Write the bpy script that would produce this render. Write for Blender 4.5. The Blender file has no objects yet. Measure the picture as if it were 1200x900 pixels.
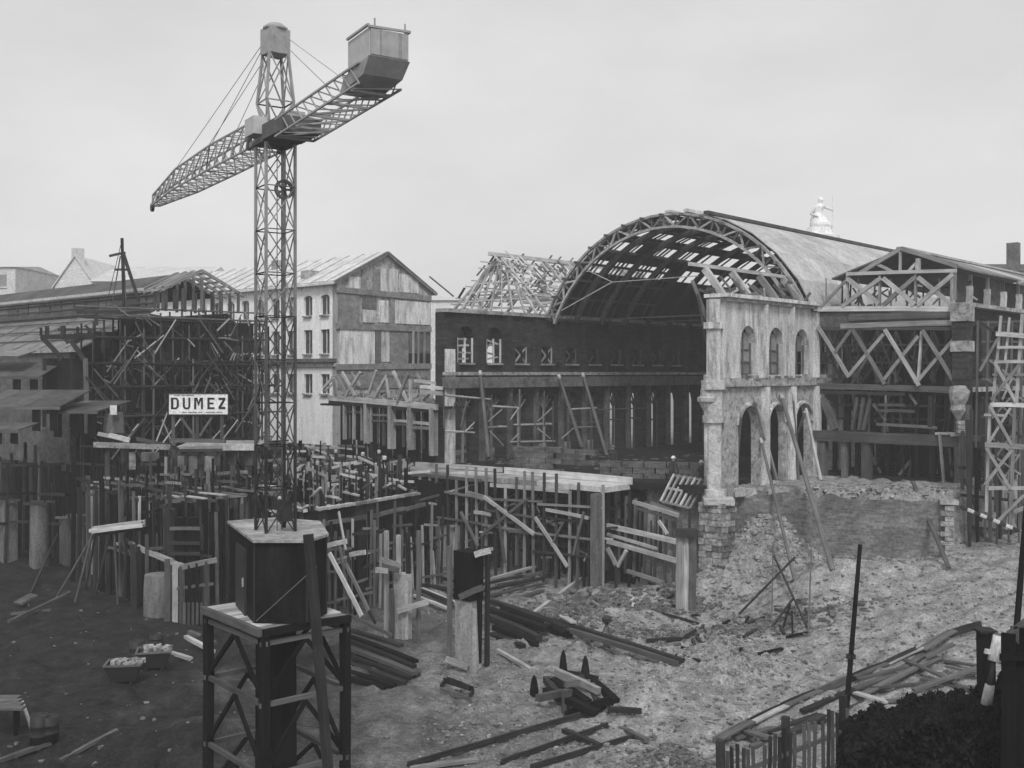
import bpy, bmesh, math, random
import numpy as np
from mathutils import Vector, Matrix

# ------------------------------------------------------------------ camera, sky, sun, exposure
SC = bpy.context.scene
COL = SC.collection
F, CX, HY, CZ = 1250.0, 600.0, 437.0, 12.0          # focal length in px of the 1200 px frame, horizon row, eye height
cam = bpy.data.cameras.new('camera')
cam.sensor_width = 36.0
cam.lens = 36.0 * F / 1200.0
cam.shift_y = -(450.0 - HY) / 1200.0
cam.clip_start = 0.2
cam.clip_end = 3000
camo = bpy.data.objects.new('camera', cam)
COL.objects.link(camo)
camo.location = (0, 0, CZ)
camo.rotation_euler = (math.radians(90), 0, 0)
SC.camera = camo

SUN_EL, SUN_AZ = math.radians(48), math.radians(178)   # azimuth clockwise from +Y: behind the camera
wd = bpy.data.worlds.new('World')
SC.world = wd
wd.use_nodes = True
wn, wl = wd.node_tree.nodes, wd.node_tree.links
wn.clear()
wo = wn.new('ShaderNodeOutputWorld')
bg = wn.new('ShaderNodeBackground')
sky = wn.new('ShaderNodeTexSky')
sky.sky_type = 'NISHITA'
sky.sun_disc = False
sky.sun_elevation = SUN_EL
sky.sun_rotation = SUN_AZ
sky.air_density = 1.0
sky.dust_density = 4.0
bw = wn.new('ShaderNodeRGBToBW')
wl.new(sky.outputs[0], bw.inputs[0])
tc = wn.new('ShaderNodeTexCoord')
mp = wn.new('ShaderNodeMapping')
mp.inputs['Scale'].default_value = (1.6, 1.6, 4.0)
nz = wn.new('ShaderNodeTexNoise')
nz.inputs['Scale'].default_value = 1.3
nz.inputs['Detail'].default_value = 5
nz.inputs['Roughness'].default_value = 0.55
wl.new(tc.outputs['Generated'], mp.inputs[0])
wl.new(mp.outputs[0], nz.inputs[0])
cr = wn.new('ShaderNodeMapRange')                       # overcast deck: soft, nearly even cloud
cr.inputs['From Min'].default_value = 0.3
cr.inputs['From Max'].default_value = 0.7
cr.inputs['To Min'].default_value = 4.6
cr.inputs['To Max'].default_value = 5.9
wl.new(nz.outputs[0], cr.inputs[0])
mxs = wn.new('ShaderNodeMix')
mxs.data_type = 'FLOAT'
mxs.inputs[0].default_value = 0.85
wl.new(bw.outputs[0], mxs.inputs[2])
wl.new(cr.outputs[0], mxs.inputs[3])
wl.new(mxs.outputs[0], bg.inputs[0])
bg.inputs[1].default_value = 0.15
wl.new(bg.outputs[0], wo.inputs[0])

sl = bpy.data.lights.new('sun', 'SUN')
sl.energy = 2.0
sl.angle = math.radians(14)
sl.color = (1.0, 1.0, 1.0)
so = bpy.data.objects.new('sun', sl)
COL.objects.link(so)
sdir = Vector((math.sin(SUN_AZ) * math.cos(SUN_EL), math.cos(SUN_AZ) * math.cos(SUN_EL), math.sin(SUN_EL)))
so.rotation_euler = sdir.to_track_quat('Z', 'Y').to_euler()
so.location = (40, -40, 60)

SC.view_settings.view_transform = 'Standard'
SC.view_settings.look = 'None'
SC.view_settings.exposure = 0.0
SC.view_settings.gamma = 1.0
SC.view_settings.use_curve_mapping = False
SC.cycles.max_bounces = 6
SC.cycles.volume_bounces = 1
SC.cycles.use_denoising = True

RN = random.Random(11)
U = RN.uniform

# ------------------------------------------------------------------ materials (the photograph is black and white: all greys)
def _nt(name):
    m = bpy.data.materials.new(name)
    m.use_nodes = True
    nt = m.node_tree
    b = nt.nodes['Principled BSDF']
    b.inputs['Specular IOR Level'].default_value = 0.08
    return m, nt, b

def _ramp(nt, src, lo, hi, p0=0.3, p1=0.7):
    r = nt.nodes.new('ShaderNodeMapRange')
    r.inputs['From Min'].default_value = p0
    r.inputs['From Max'].default_value = p1
    r.inputs['To Min'].default_value = lo
    r.inputs['To Max'].default_value = hi
    nt.links.new(src, r.inputs[0])
    return r.outputs[0]

def _noise(nt, vec, scale, detail=4, rough=0.6):
    n = nt.nodes.new('ShaderNodeTexNoise')
    n.inputs['Scale'].default_value = scale
    n.inputs['Detail'].default_value = detail
    n.inputs['Roughness'].default_value = rough
    if vec is not None:
        nt.links.new(vec, n.inputs[0])
    return n.outputs[0]

def _math(nt, op, a, b):
    n = nt.nodes.new('ShaderNodeMath')
    n.operation = op
    for i, v in enumerate((a, b)):
        if isinstance(v, (int, float)):
            n.inputs[i].default_value = v
        else:
            nt.links.new(v, n.inputs[i])
    return n.outputs[0]

def _bump(nt, b, h, strength, dist):
    n = nt.nodes.new('ShaderNodeBump')
    n.inputs['Strength'].default_value = strength
    n.inputs['Distance'].default_value = dist
    nt.links.new(h, n.inputs['Height'])
    nt.links.new(n.outputs[0], b.inputs['Normal'])

def _pos(nt):
    return nt.nodes.new('ShaderNodeNewGeometry').outputs['Position']

def wood(name, v, spread=0.35, rough=0.85):
    m, nt, b = _nt(name)
    oi = nt.nodes.new('ShaderNodeObjectInfo')
    tcn = nt.nodes.new('ShaderNodeTexCoord')
    mpn = nt.nodes.new('ShaderNodeMapping')
    mpn.inputs['Scale'].default_value = (3.5, 5, 5)
    nt.links.new(tcn.outputs['Object'], mpn.inputs[0])
    cmb = nt.nodes.new('ShaderNodeCombineXYZ')
    rr = _math(nt, 'MULTIPLY', oi.outputs['Random'], 91.0)
    for i in range(3):
        nt.links.new(rr, cmb.inputs[i])
    nt.links.new(cmb.outputs[0], mpn.inputs['Location'])
    n1 = _noise(nt, mpn.outputs[0], 1.0, 6, 0.65)
    n2 = _noise(nt, _pos(nt), 0.9, 3)
    c = _ramp(nt, n1, v * 0.6, v * 1.4)
    k = _ramp(nt, oi.outputs['Random'], 1 - spread, 1 + spread, 0, 1)
    k2 = _ramp(nt, n2, 0.75, 1.2)
    o = _math(nt, 'MULTIPLY', _math(nt, 'MULTIPLY', c, k), k2)
    nt.links.new(o, b.inputs['Base Color'])
    b.inputs['Roughness'].default_value = rough
    _bump(nt, b, n1, 0.5, 0.02)
    return m

def stone(name, v, scale=1.2, fine=9.0, lo=0.6, hi=1.3, rough=0.95, bump=0.5, bd=0.05, streak=False, stain=0.0):
    m, nt, b = _nt(name)
    p = _pos(nt)
    oi = nt.nodes.new('ShaderNodeObjectInfo')
    if streak:
        mpn = nt.nodes.new('ShaderNodeMapping')
        mpn.inputs['Scale'].default_value = (1.0, 1.0, 0.18)
        nt.links.new(p, mpn.inputs[0])
        p1 = mpn.outputs[0]
    else:
        p1 = p
    n1 = _noise(nt, p1, scale, 5, 0.65)
    n2 = _noise(nt, p, fine, 4, 0.7)
    c = _ramp(nt, n1, v * lo, v * hi, 0.32, 0.68)
    k = _ramp(nt, n2, 0.72, 1.28, 0.3, 0.7)
    o = _math(nt, 'MULTIPLY', _math(nt, 'MULTIPLY', c, k), _ramp(nt, oi.outputs['Random'], 0.85, 1.15, 0, 1))
    if stain:
        n3 = _noise(nt, p1, scale * 2.3, 6, 0.75)
        o = _math(nt, 'MULTIPLY', o, _ramp(nt, n3, 1.0 - stain, 1.0, 0.38, 0.52))
    nt.links.new(o, b.inputs['Base Color'])
    b.inputs['Roughness'].default_value = rough
    _bump(nt, b, n2, bump, bd)
    return m

def brick(name, v, mortar, axis, bw_=0.5, bh=0.16, bump=0.6):
    """courses follow the wall: u = position along axis, v = height"""
    m, nt, b = _nt(name)
    p = _pos(nt)
    dn = nt.nodes.new('ShaderNodeVectorMath')
    dn.operation = 'DOT_PRODUCT'
    nt.links.new(p, dn.inputs[0])
    dn.inputs[1].default_value = (axis[0], axis[1], 0)
    sx = nt.nodes.new('ShaderNodeSeparateXYZ')
    nt.links.new(p, sx.inputs[0])
    cb = nt.nodes.new('ShaderNodeCombineXYZ')
    nt.links.new(dn.outputs['Value'], cb.inputs[0])
    nt.links.new(sx.outputs[2], cb.inputs[1])
    bt = nt.nodes.new('ShaderNodeTexBrick')
    bt.inputs['Scale'].default_value = 1.0
    bt.inputs['Brick Width'].default_value = bw_
    bt.inputs['Row Height'].default_value = bh
    bt.inputs['Mortar Size'].default_value = 0.02
    bt.inputs['Mortar Smooth'].default_value = 0.4
    bt.inputs['Bias'].default_value = 0.0
    bt.offset = .5
    bt.inputs['Color1'].default_value = (v * 0.7,) * 3 + (1,)
    bt.inputs['Color2'].default_value = (v * 1.35,) * 3 + (1,)
    bt.inputs['Mortar'].default_value = (mortar,) * 3 + (1,)
    nt.links.new(cb.outputs[0], bt.inputs[0])
    n1 = _noise(nt, p, 0.8, 6, 0.7)
    n2 = _noise(nt, p, 7.0, 3, 0.7)
    bwn = nt.nodes.new('ShaderNodeRGBToBW')
    nt.links.new(bt.outputs[0], bwn.inputs[0])
    o = _math(nt, 'MULTIPLY', _math(nt, 'MULTIPLY', bwn.outputs[0], _ramp(nt, n1, 0.5, 1.45)), _ramp(nt, n2, 0.7, 1.3))
    nt.links.new(o, b.inputs['Base Color'])
    b.inputs['Roughness'].default_value = 0.95
    _bump(nt, b, o, bump, 0.06)
    return m

def metal(name, v, rough=0.6, spread=0.2, rust=0.3):
    m, nt, b = _nt(name)
    oi = nt.nodes.new('ShaderNodeObjectInfo')
    n1 = _noise(nt, _pos(nt), 3.0, 5, 0.7)
    o = _math(nt, 'MULTIPLY', _ramp(nt, n1, v * (1 - rust), v * (1 + rust)), _ramp(nt, oi.outputs['Random'], 1 - spread, 1 + spread, 0, 1))
    nt.links.new(o, b.inputs['Base Color'])
    b.inputs['Roughness'].default_value = rough
    b.inputs['Specular IOR Level'].default_value = 0.25
    return m

def soil_mat():
    m, nt, b = _nt('soil')
    p = _pos(nt)
    nA = _noise(nt, p, 0.16, 5, 0.6)
    nB = _noise(nt, p, 1.3, 6, 0.7)
    nC = _noise(nt, p, 11.0, 4, 0.75)
    vo = nt.nodes.new('ShaderNodeTexVoronoi')
    vo.inputs['Scale'].default_value = 3.2
    nt.links.new(p, vo.inputs[0])
    sx = nt.nodes.new('ShaderNodeSeparateXYZ')
    nt.links.new(p, sx.inputs[0])
    # ground darker on the west side of the dig, paler on the east side
    q = _math(nt, 'ADD', sx.outputs[0], _math(nt, 'MULTIPLY', _math(nt, 'SUBTRACT', nA, 0.5), 26.0))
    tone = _ramp(nt, q, 0.026, 0.27, -12.0, 6.0)
    c = _math(nt, 'MULTIPLY', tone, _ramp(nt, nB, 0.5, 1.5, 0.32, 0.68))
    c = _math(nt, 'MULTIPLY', c, _ramp(nt, nC, 0.5, 1.5, 0.3, 0.7))
    c = _math(nt, 'MULTIPLY', c, _ramp(nt, vo.outputs['Distance'], 1.12, 0.85, 0.0, 0.5))
    nt.links.new(c, b.inputs['Base Color'])
    b.inputs['Roughness'].default_value = 0.92
    h = _math(nt, 'ADD', _math(nt, 'MULTIPLY', nB, 1.0), _math(nt, 'MULTIPLY', nC, 0.45))
    _bump(nt, b, h, 0.7, 0.10)
    return m

WD = wood('timber_dark', 0.034)
WB = wood('timber_tarred', 0.009, 0.3)
WM = wood('timber_weathered', 0.105)
WL = wood('timber_light', 0.31, 0.45)
WP = wood('timber_pale', 0.46, 0.25)
CON = stone('concrete', 0.33, 0.9, 8.0, streak=True, stain=0.35)
COND = stone('concrete_damp', 0.16, 0.9, 8.0, streak=True, stain=0.4)
CONL = stone('concrete_new', 0.48, 1.5, 12.0, 0.8, 1.15, stain=0.2)
PLW = stone('stucco_white', 0.82, 1.1, 10.0, 0.9, 1.08, bump=0.2, streak=True, stain=0.15)
PLM = stone('plaster_worn', 0.24, 1.3, 8.0, 0.7, 1.3, stain=0.3)
PLA = stone('plaster_white', 0.64, 1.1, 10.0, 0.65, 1.2, bump=0.4, streak=True, stain=0.5)
PLG = stone('plaster_grey', 0.36, 1.3, 8.0, 0.6, 1.3, bump=0.5, stain=0.55)
PLD = stone('plaster_sooty', 0.14, 1.3, 8.0, 0.6, 1.3, stain=0.3)
STN = stone('carved_limestone', 0.5, 1.6, 9.0, 0.7, 1.2, bump=0.8, stain=0.3)
RUB = stone('rubble_stone', 0.36, 2.5, 5.0, 0.5, 1.3, bump=1.0, bd=0.12)
CLOD = stone('earth_clod', 0.21, 2.5, 5.0, 0.5, 1.4, bump=1.0, bd=0.12)
RUBD = stone('rubble_dirty', 0.16, 2.5, 5.0, 0.5, 1.4, bump=1.0, bd=0.12)
BLK = stone('near_black', 0.018, 1.0, 6.0, 0.6, 1.4, streak=True)  # near-black for dark boards and for backings that paint in shade
PALE = stone('pale_render', 0.66, 0.6, 4.0, 0.85, 1.1, bump=0.1)  # far houses and statue paled, distance haze put into the colour
PALR = stone('pale_slate', 0.55, 0.6, 4.0, 0.85, 1.1, bump=0.1, streak=True)  # far roofs paled for haze as well
ZNC = stone('zinc_sheet', 0.40, 0.7, 3.0, 0.75, 1.2, rough=0.55, bump=0.1, streak=True)  # roof zinc lightened, distance haze put into the colour
ZNL = stone('zinc_bright', 0.5, 0.7, 3.0, 0.8, 1.15, rough=0.5, bump=0.1, streak=True)
ZNM = stone('zinc_weathered', 0.17, 0.7, 3.0, 0.7, 1.25, rough=0.6, bump=0.1, streak=True)
ZND = stone('roof_felt_dark', 0.085, 0.7, 3.0, 0.7, 1.3, rough=0.8, bump=0.2, streak=True)
IRD = metal('iron_black', 0.025)
IRM = metal('iron_grey', 0.11)
IRL = metal('iron_pale', 0.30)
CRP = metal('crane_paint', 0.30, 0.55, 0.1, 0.2)  # upper crane tones paled to paint in haze
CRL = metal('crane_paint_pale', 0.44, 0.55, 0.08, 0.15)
CRM = metal('crane_paint_mid', 0.20, 0.6)
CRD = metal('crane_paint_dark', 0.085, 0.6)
CLAD = stone('crane_cladding', 0.008, 1.2, 9.0, 0.4, 2.2, rough=0.6, bump=0.15, streak=True, stain=0.5)
SOIL = soil_mat()
GLS = metal('window_dark', 0.05, 0.25, 0.3, 0.5)
GLSL = metal('window_dusty', 0.2, 0.3, 0.3, 0.3)
SGN = stone('sign_white', 0.72, 2.0, 9.0, 0.9, 1.05, bump=0.05, stain=0.12)
INK = metal('sign_black', 0.015)
INKG = metal('sign_grey', 0.2)
CLO = stone('cloth_dark', 0.05, 3.0, 12.0)
CLG = stone('cloth_grey', 0.14, 3.0, 12.0)
HAT = stone('hat_pale', 0.6, 3.0, 12.0)
SKN = stone('skin', 0.35, 5.0, 20.0, 0.9, 1.1)
LEAF = stone('ivy_leaf', 0.012, 2.0, 8.0, 0.5, 1.7)
SACK = stone('sacking', 0.55, 3.0, 14.0, 0.7, 1.2)

# ------------------------------------------------------------------ helpers
WMAT = {}

def V2(p):
    return Vector((p[0], p[1], 0))

def W(px, py, D):
    return Vector(((px - CX) * D / F, D, CZ - (py - HY) * D / F))

def tof(pl, px):
    (ox, oy), (dx, dy) = pl
    k = (px - CX) / F
    return (k * oy - ox) / (dx - k * dy)

def onp(pl, px, py, off=0.0):
    """point of a real vertical plane seen at a pixel; off moves the plane towards the viewer"""
    (ox, oy), (dx, dy) = pl
    nx, ny = dy, -dx
    if ny > 0:
        nx, ny = -nx, -ny
    pl2 = ((ox + nx * off, oy + ny * off), (dx, dy))
    t = tof(pl2, px)
    return W(px, py, pl2[0][1] + dy * t)

def _link(o, M, parent):
    COL.objects.link(o)
    if parent is not None:
        o.parent = parent
        o.matrix_parent_inverse = WMAT[parent.name].inverted()
    o.matrix_basis = M
    WMAT[o.name] = M
    return o

def tag(o, label, cat, group=None, kind=None):
    o['label'] = label
    o['category'] = cat
    o['kind'] = kind or 'thing'
    if group:
        o['group'] = group
    return o

def thing(name, loc, label, cat, group=None):
    o = bpy.data.objects.new(name, None)
    o.empty_display_size = 0.3
    _link(o, Matrix.Translation(Vector(loc)), None)
    return tag(o, label, cat, group)

_unit = {}

def unit_mesh(kind, mat):
    k = (kind, mat.name)
    if k in _unit:
        return _unit[k]
    bm = bmesh.new()
    if kind == 'box':
        bmesh.ops.create_cube(bm, size=1.0)
    elif kind == 'rough':                      # a timber with worn, slightly bowed shape
        bmesh.ops.create_cube(bm, size=1.0)
        bmesh.ops.subdivide_edges(bm, edges=[e for e in bm.edges if abs(e.verts[0].co.x - e.verts[1].co.x) > 0.5], cuts=2)
        for v in bm.verts:
            v.co.y += 0.06 * math.sin(v.co.x * 5.1 + 0.4)
            v.co.z += 0.05 * math.cos(v.co.x * 4.3)
    elif kind == 'pole':
        bmesh.ops.create_cone(bm, cap_ends=True, segments=8, radius1=0.5, radius2=0.40, depth=1.0,
                              matrix=Matrix.Rotation(math.radians(90), 4, 'Y'))
    elif kind == 'rod':
        bmesh.ops.create_cone(bm, cap_ends=True, segments=5, radius1=0.5, radius2=0.5, depth=1.0,
                              matrix=Matrix.Rotation(math.radians(90), 4, 'Y'))
    me = bpy.data.meshes.new(kind)
    bm.to_mesh(me)
    bm.free()
    if kind in ('pole',):
        me.shade_smooth()
    me.materials.append(mat)
    _unit[k] = me
    return me

def beam(name, p, q, w, h, mat, parent=None, kind='box', up=None):
    p, q = Vector(p), Vector(q)
    x = q - p
    L = x.length
    if L < 1e-5:
        return None
    x = x / L
    u = Vector(up) if up is not None else Vector((0, 0, 1))
    if abs(x.dot(u)) > 0.97:
        u = Vector((0.67, 0.74, 0))
    y = u.cross(x).normalized()
    z = x.cross(y)
    M = Matrix((
        (x.x * L, y.x * w, z.x * h, (p.x + q.x) / 2),
        (x.y * L, y.y * w, z.y * h, (p.y + q.y) / 2),
        (x.z * L, y.z * w, z.z * h, (p.z + q.z) / 2),
        (0, 0, 0, 1)))
    if kind == 'box' and max(w, h) < .45 and mat.name.startswith('timber'):
        kind = 'rough'
    o = bpy.data.objects.new(name, unit_mesh(kind, mat))
    _link(o, Matrix.Identity(4), parent)
    o.matrix_basis = M
    WMAT[o.name] = M
    return o

def mesh(name, verts, faces, mat, parent=None, smooth=False):
    me = bpy.data.meshes.new(name)
    me.from_pydata([tuple(v) for v in verts], [], faces)
    me.validate()
    me.update()
    if smooth:
        me.shade_smooth()
    me.materials.append(mat)
    o = bpy.data.objects.new(name, me)
    return _link(o, Matrix.Identity(4), parent)

def bmobj(name, bm, mat, parent=None, smooth=False):
    me = bpy.data.meshes.new(name)
    bmesh.ops.recalc_face_normals(bm, faces=bm.faces)
    bm.to_mesh(me)
    bm.free()
    if smooth:
        me.shade_smooth()
    me.materials.append(mat)
    o = bpy.data.objects.new(name, me)
    return _link(o, Matrix.Identity(4), parent)

def hexa(name, c, mat, parent=None):
    """eight corners: bottom ring 0-3, top ring 4-7"""
    return mesh(name, c, [(3, 2, 1, 0), (4, 5, 6, 7), (0, 1, 5, 4), (1, 2, 6, 5), (2, 3, 7, 6), (3, 0, 4, 7)], mat, parent)

def panel(name, pl, x0, y0, x1, y1, thick, off, mat, parent=None):
    """upright slab lying on a vertical plane, between two picture columns and rows (rows read at its middle)"""
    a, b = onp(pl, x0, HY, off), onp(pl, x1, HY, off)
    Dm = (a.y + b.y) / 2
    z0, z1 = CZ - (y1 - HY) * Dm / F, CZ - (y0 - HY) * Dm / F
    zc = (z0 + z1) / 2
    a.z = b.z = zc
    return beam(name, a, b, thick, z1 - z0, mat, parent)

def trace(name, pl, segs, w, mat, parent, off=0.0, jit=0.0, kind='box'):
    for s in segs:
        ww = s[4] if len(s) > 4 else w
        m = s[5] if len(s) > 5 else mat
        o = off + (U(-jit, jit) if jit else 0.0)
        beam(name, onp(pl, s[0], s[1], o), onp(pl, s[2], s[3], o), ww * 0.7, ww, m, parent, kind)

def lattice(c0, c1, n, chord, brace, mat, parent, names=('chord', 'ring', 'brace'), cross=True, rings=True):
    """four-chord lattice girder between two rings of corners"""
    for a, b in zip(c0, c1):
        beam(names[0], a, b, chord, chord, mat, parent)
    def at(i, k):
        return Vector(c0[i]).lerp(Vector(c1[i]), k / n)
    for k in range(n + 1):
        for i in range(4):
            if rings:
                beam(names[1], at(i, k), at((i + 1) % 4, k), brace, brace, mat, parent)
            if k < n:
                beam(names[2], at(i, k), at((i + 1) % 4, k + 1), brace, brace, mat, parent)
                if cross:
                    beam(names[2], at((i + 1) % 4, k), at(i, k + 1), brace, brace, mat, parent)

def lathe(prof, segs=12, c=(0, 0, 0)):
    vs, fs = [], []
    n = len(prof)
    for j in range(segs):
        a = 2 * math.pi * j / segs
        for r, z in prof:
            vs.append((c[0] + r * math.cos(a), c[1] + r * math.sin(a), c[2] + z))
    for j in range(segs):
        k = (j + 1) % segs
        for i in range(n - 1):
            fs.append((j * n + i, k * n + i, k * n + i + 1, j * n + i + 1))
    fs.append(tuple(j * n + n - 1 for j in range(segs)))
    fs.append(tuple(j * n for j in reversed(range(segs))))
    return vs, fs

def band_wall(bm, o, dr, th, t0, t1, z0, z1, ops):
    """one horizontal band of wall with arched or square openings; ops: (tc, half, zb, zs, rise, pointed)"""
    o, dr = V2(o), V2(dr).normalized()
    nn = Vector((dr.y, -dr.x, 0))
    cols = []                                   # t, list of solid z-intervals
    brk = [t0]
    solid = []
    def quad(ta, tb, za0, za1, zb0, zb1):
        ps = []
        for s in (0.0, th):
            for (t, z) in ((ta, za0), (tb, zb0), (tb, zb1), (ta, za1)):
                q = o + dr * t - nn * s
                ps.append(bm.verts.new((q.x, q.y, z)))
        for f in ((0, 1, 2, 3), (7, 6, 5, 4), (0, 4, 5, 1), (2, 6, 7, 3), (1, 5, 6, 2), (3, 7, 4, 0)):
            try:
                bm.faces.new([ps[i] for i in f])
            except ValueError:
                pass
    t = t0
    for (tcn, half, zb, zs, rise, pointed) in sorted(ops):
        quad(t, tcn - half, z0, z1, z0, z1)
        if zb > z0 + 1e-3:
            quad(tcn - half, tcn + half, z0, zb, z0, zb)
        n = 10 if rise > 0 else 1
        pts = []
        for i in range(n + 1):
            s = -1 + 2 * i / n
            if rise <= 0:
                z = zs
            elif pointed:
                z = zs + rise * (1 - abs(s) ** 1.7)
            else:
                z = zs + rise * math.sqrt(max(0, 1 - s * s))
            pts.append((tcn + half * s, z))
        for (ta, za), (tb, zb_) in zip(pts[:-1], pts[1:]):
            quad(ta, tb, za, z1, zb_, z1)
        t = tcn + half
    quad(t, t1, z0, z1, z0, z1)

def rings_of_box(c, ax, ay, hx, hy, z):
    c = V2(c)
    out = []
    for sx, sy in ((-1, -1), (1, -1), (1, 1), (-1, 1)):
        q = c + ax * hx * sx + ay * hy * sy
        out.append(Vector((q.x, q.y, z)))
    return out

def vnoise(x, y, seed=0):
    xi, yi = np.floor(x).astype(np.int64), np.floor(y).astype(np.int64)
    xf, yf = x - xi, y - yi
    u, v = xf * xf * (3 - 2 * xf), yf * yf * (3 - 2 * yf)
    def h(a, b):
        n = (a * 374761393 + b * 668265263 + seed * 974711) & 0x7fffffff
        n = ((n ^ (n >> 13)) * 1274126177) & 0x7fffffff
        return ((n ^ (n >> 16)) & 0xffff) / 65535.0
    return (h(xi, yi) * (1 - u) + h(xi + 1, yi) * u) * (1 - v) + (h(xi, yi + 1) * (1 - u) + h(xi + 1, yi + 1) * u) * v

# main directions of the place: dN runs down the great nave, rN across it
AN = math.atan((1735 - CX) / F)
dN = Vector((math.sin(AN), math.cos(AN), 0))
rN = Vector((math.cos(AN), -math.sin(AN), 0))
d2, r2 = (dN.x, dN.y), (rN.x, rN.y)
A0 = Vector((11.5, 58.0, 0))
SPAN = 20.8

def NV(t, w, z):
    """nave frame: t metres down the nave from the near end of its right wall, w metres to the left"""
    p = A0 + dN * t - rN * w
    return Vector((p.x, p.y, z))

PA = ((A0.x, A0.y), d2)
pb = NV(0, SPAN, 0)
PB = ((pb.x, pb.y), d2)
PRF = ((18.7, 66.0), r2)
PRS = ((25.3, 60.0), d2)

# ------------------------------------------------------------------ ground
EDGE = [(-200, 80), (-60, 75), (-25, 72), (-14.6, 68), (-12.4, 56), (-11.0, 53.5), (-5.4, 62.0), (-8.2, 69.5), (-5.8, 72.4), (6.6, 61.6), (7.6, 60.6), (9.5, 59.0),
        (12.0, 59.0), (13, 59.6), (22.6, 55.2), (27, 59.6), (38, 71), (200, 240)]
_ep = np.array(EDGE + [(700, 500), (700, 1500), (-700, 1500), (-700, 80)], dtype=float)

def plateau_sd(x, y):
    inside = np.zeros(x.shape, bool)
    dist = np.full(x.shape, 1e9)
    n = len(_ep)
    for i in range(n):
        x1, y1 = _ep[i]
        x2, y2 = _ep[(i + 1) % n]
        c = ((y1 > y) != (y2 > y)) & (x < (x2 - x1) * (y - y1) / (y2 - y1 + 1e-12) + x1)
        inside ^= c
        if i < len(EDGE) - 1:
            ex, ey = x2 - x1, y2 - y1
            k = np.clip(((x - x1) * ex + (y - y1) * ey) / (ex * ex + ey * ey), 0, 1)
            dist = np.minimum(dist, np.hypot(x - x1 - k * ex, y - y1 - k * ey))
    return np.where(inside, dist, -dist)

def sst(a, b, x):
    k = np.clip((x - a) / (b - a), 0, 1)
    return k * k * (3 - 2 * k)

HEAPS = [  # x, y, radius x, radius y, height
    (15.5, 52.3, 3.6, 2.0, 1.1), (13.4, 57.3, 2.6, 1.3, 3.0), (8.6, 43.2, 2.3, 1.8, 1.25), (2.8, 50.2, 1.9, 1.4, 1.0), (4.6, 39.6, 1.7, 1.6, 0.7),
    (6.8, 55.5, 3.2, 1.8, 0.9), (10.2, 56.0, 2.2, 1.6, 1.0), (5.0, 52.5, 2.5, 1.2, 0.45), (10.0, 47.5, 3.2, 1.2, 0.5),
    (16.5, 52.0, 3.0, 1.5, 0.4), (-9.5, 35.0, 3.5, 1.6, 0.5), (4.9, 31.5, 1.8, 1.5, 0.8), (-20, 47, 4, 3, 0.3), (2.6, 55.0, 2.2, 1.5, 0.5),
    (-12.3, 33.2, 2.6, 1.2, -1.1), (2.45, 38.6, 1.2, 1.1, -1.3), (12, 50, 3, 2, 0.4)]

def hgrid(x, y):
    pit = 3.0 * sst(8, 24, x) * sst(28, 46, y) + 2.3 * sst(31.5, 25.5, y) * sst(2.5, 7, x)
    pit = pit + 0.8 * sst(-5, 0, plateau_sd(x, y)) * sst(9, 13, x) * sst(19, 14, x)
    for hx, hy, rx, ry, hh in HEAPS:
        q = ((x - hx) / rx) ** 2 + ((y - hy) / ry) ** 2
        pit = pit + hh * np.exp(-q * 1.3)
    near = sst(100, 60, y)
    amp = (vnoise(x * 0.45, y * 0.45, 1) - 0.5) * 0.34 + (vnoise(x * 1.3, y * 1.3, 2) - 0.5) * 0.34 + (vnoise(x * 3.1, y * 3.1, 3) - 0.5) * 0.16
    pit = pit + amp * near
    # ruts of the cart track down the east side
    q = (x - 6.5) * 0.56 - (y - 34.5) * 0.83
    rut = np.exp(-((q - 0.2) / 0.3) ** 2) + np.exp(-((q + 1.3) / 0.3) ** 2)
    pit = pit - 0.24 * rut * sst(6, 9, x) * sst(30, 34, y)
    s = plateau_sd(x, y)
    edge = s + (vnoise(x * 0.9, y * 0.9, 5) - 0.5) * 0.5
    top = 5.7 + amp * 0.8 * near - 0.85 * sst(-3.5, -6.5, x) * sst(72, 66, y)
    return pit + (top - pit) * sst(-0.35, 0.15, edge)

def hz(x, y):
    return float(hgrid(np.array([x], float), np.array([y], float))[0])

def gh(px, py, up=0.0):
    """where the sight line through a pixel meets the ground"""
    z = 0.0
    for _ in range(14):
        D = (CZ - z) * F / (py - HY)
        z = 0.5 * z + 0.5 * hz((px - CX) * D / F, D)
    p = W(px, py, D)
    p.z = hz(p.x, p.y) + up
    return p

gx = np.concatenate([np.linspace(-700, -60, 17)[:-1], np.arange(-60, -30, 1.0), np.arange(-30, 32, 0.24), np.arange(32, 60, 1.0), np.linspace(60, 700, 17)])
gy = np.concatenate([np.linspace(-60, 14, 12)[:-1], np.arange(14, 26, 0.5), np.arange(26, 66, 0.24), np.arange(66, 100, 1.0), np.linspace(100, 1400, 27)])
XX, YY = np.meshgrid(gx, gy)
ZZ = hgrid(XX.ravel(), YY.ravel())
nxg, nyg = len(gx), len(gy)
vv = np.stack([XX.ravel(), YY.ravel(), ZZ], 1)
ii = (np.arange(nyg - 1)[:, None] * nxg + np.arange(nxg - 1)[None, :]).ravel()
ff = np.stack([ii, ii + 1, ii + nxg + 1, ii + nxg], 1)
gme = bpy.data.meshes.new('ground')
gme.vertices.add(len(vv))
gme.vertices.foreach_set('co', vv.ravel())
gme.loops.add(ff.size)
gme.loops.foreach_set('vertex_index', ff.ravel())
gme.polygons.add(len(ff))
gme.polygons.foreach_set('loop_start', np.arange(0, ff.size, 4))
gme.polygons.foreach_set('loop_total', np.full(len(ff), 4))
gme.update(calc_edges=True)
gme.shade_smooth()
gme.materials.append(SOIL)
go = bpy.data.objects.new('ground', gme)
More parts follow.
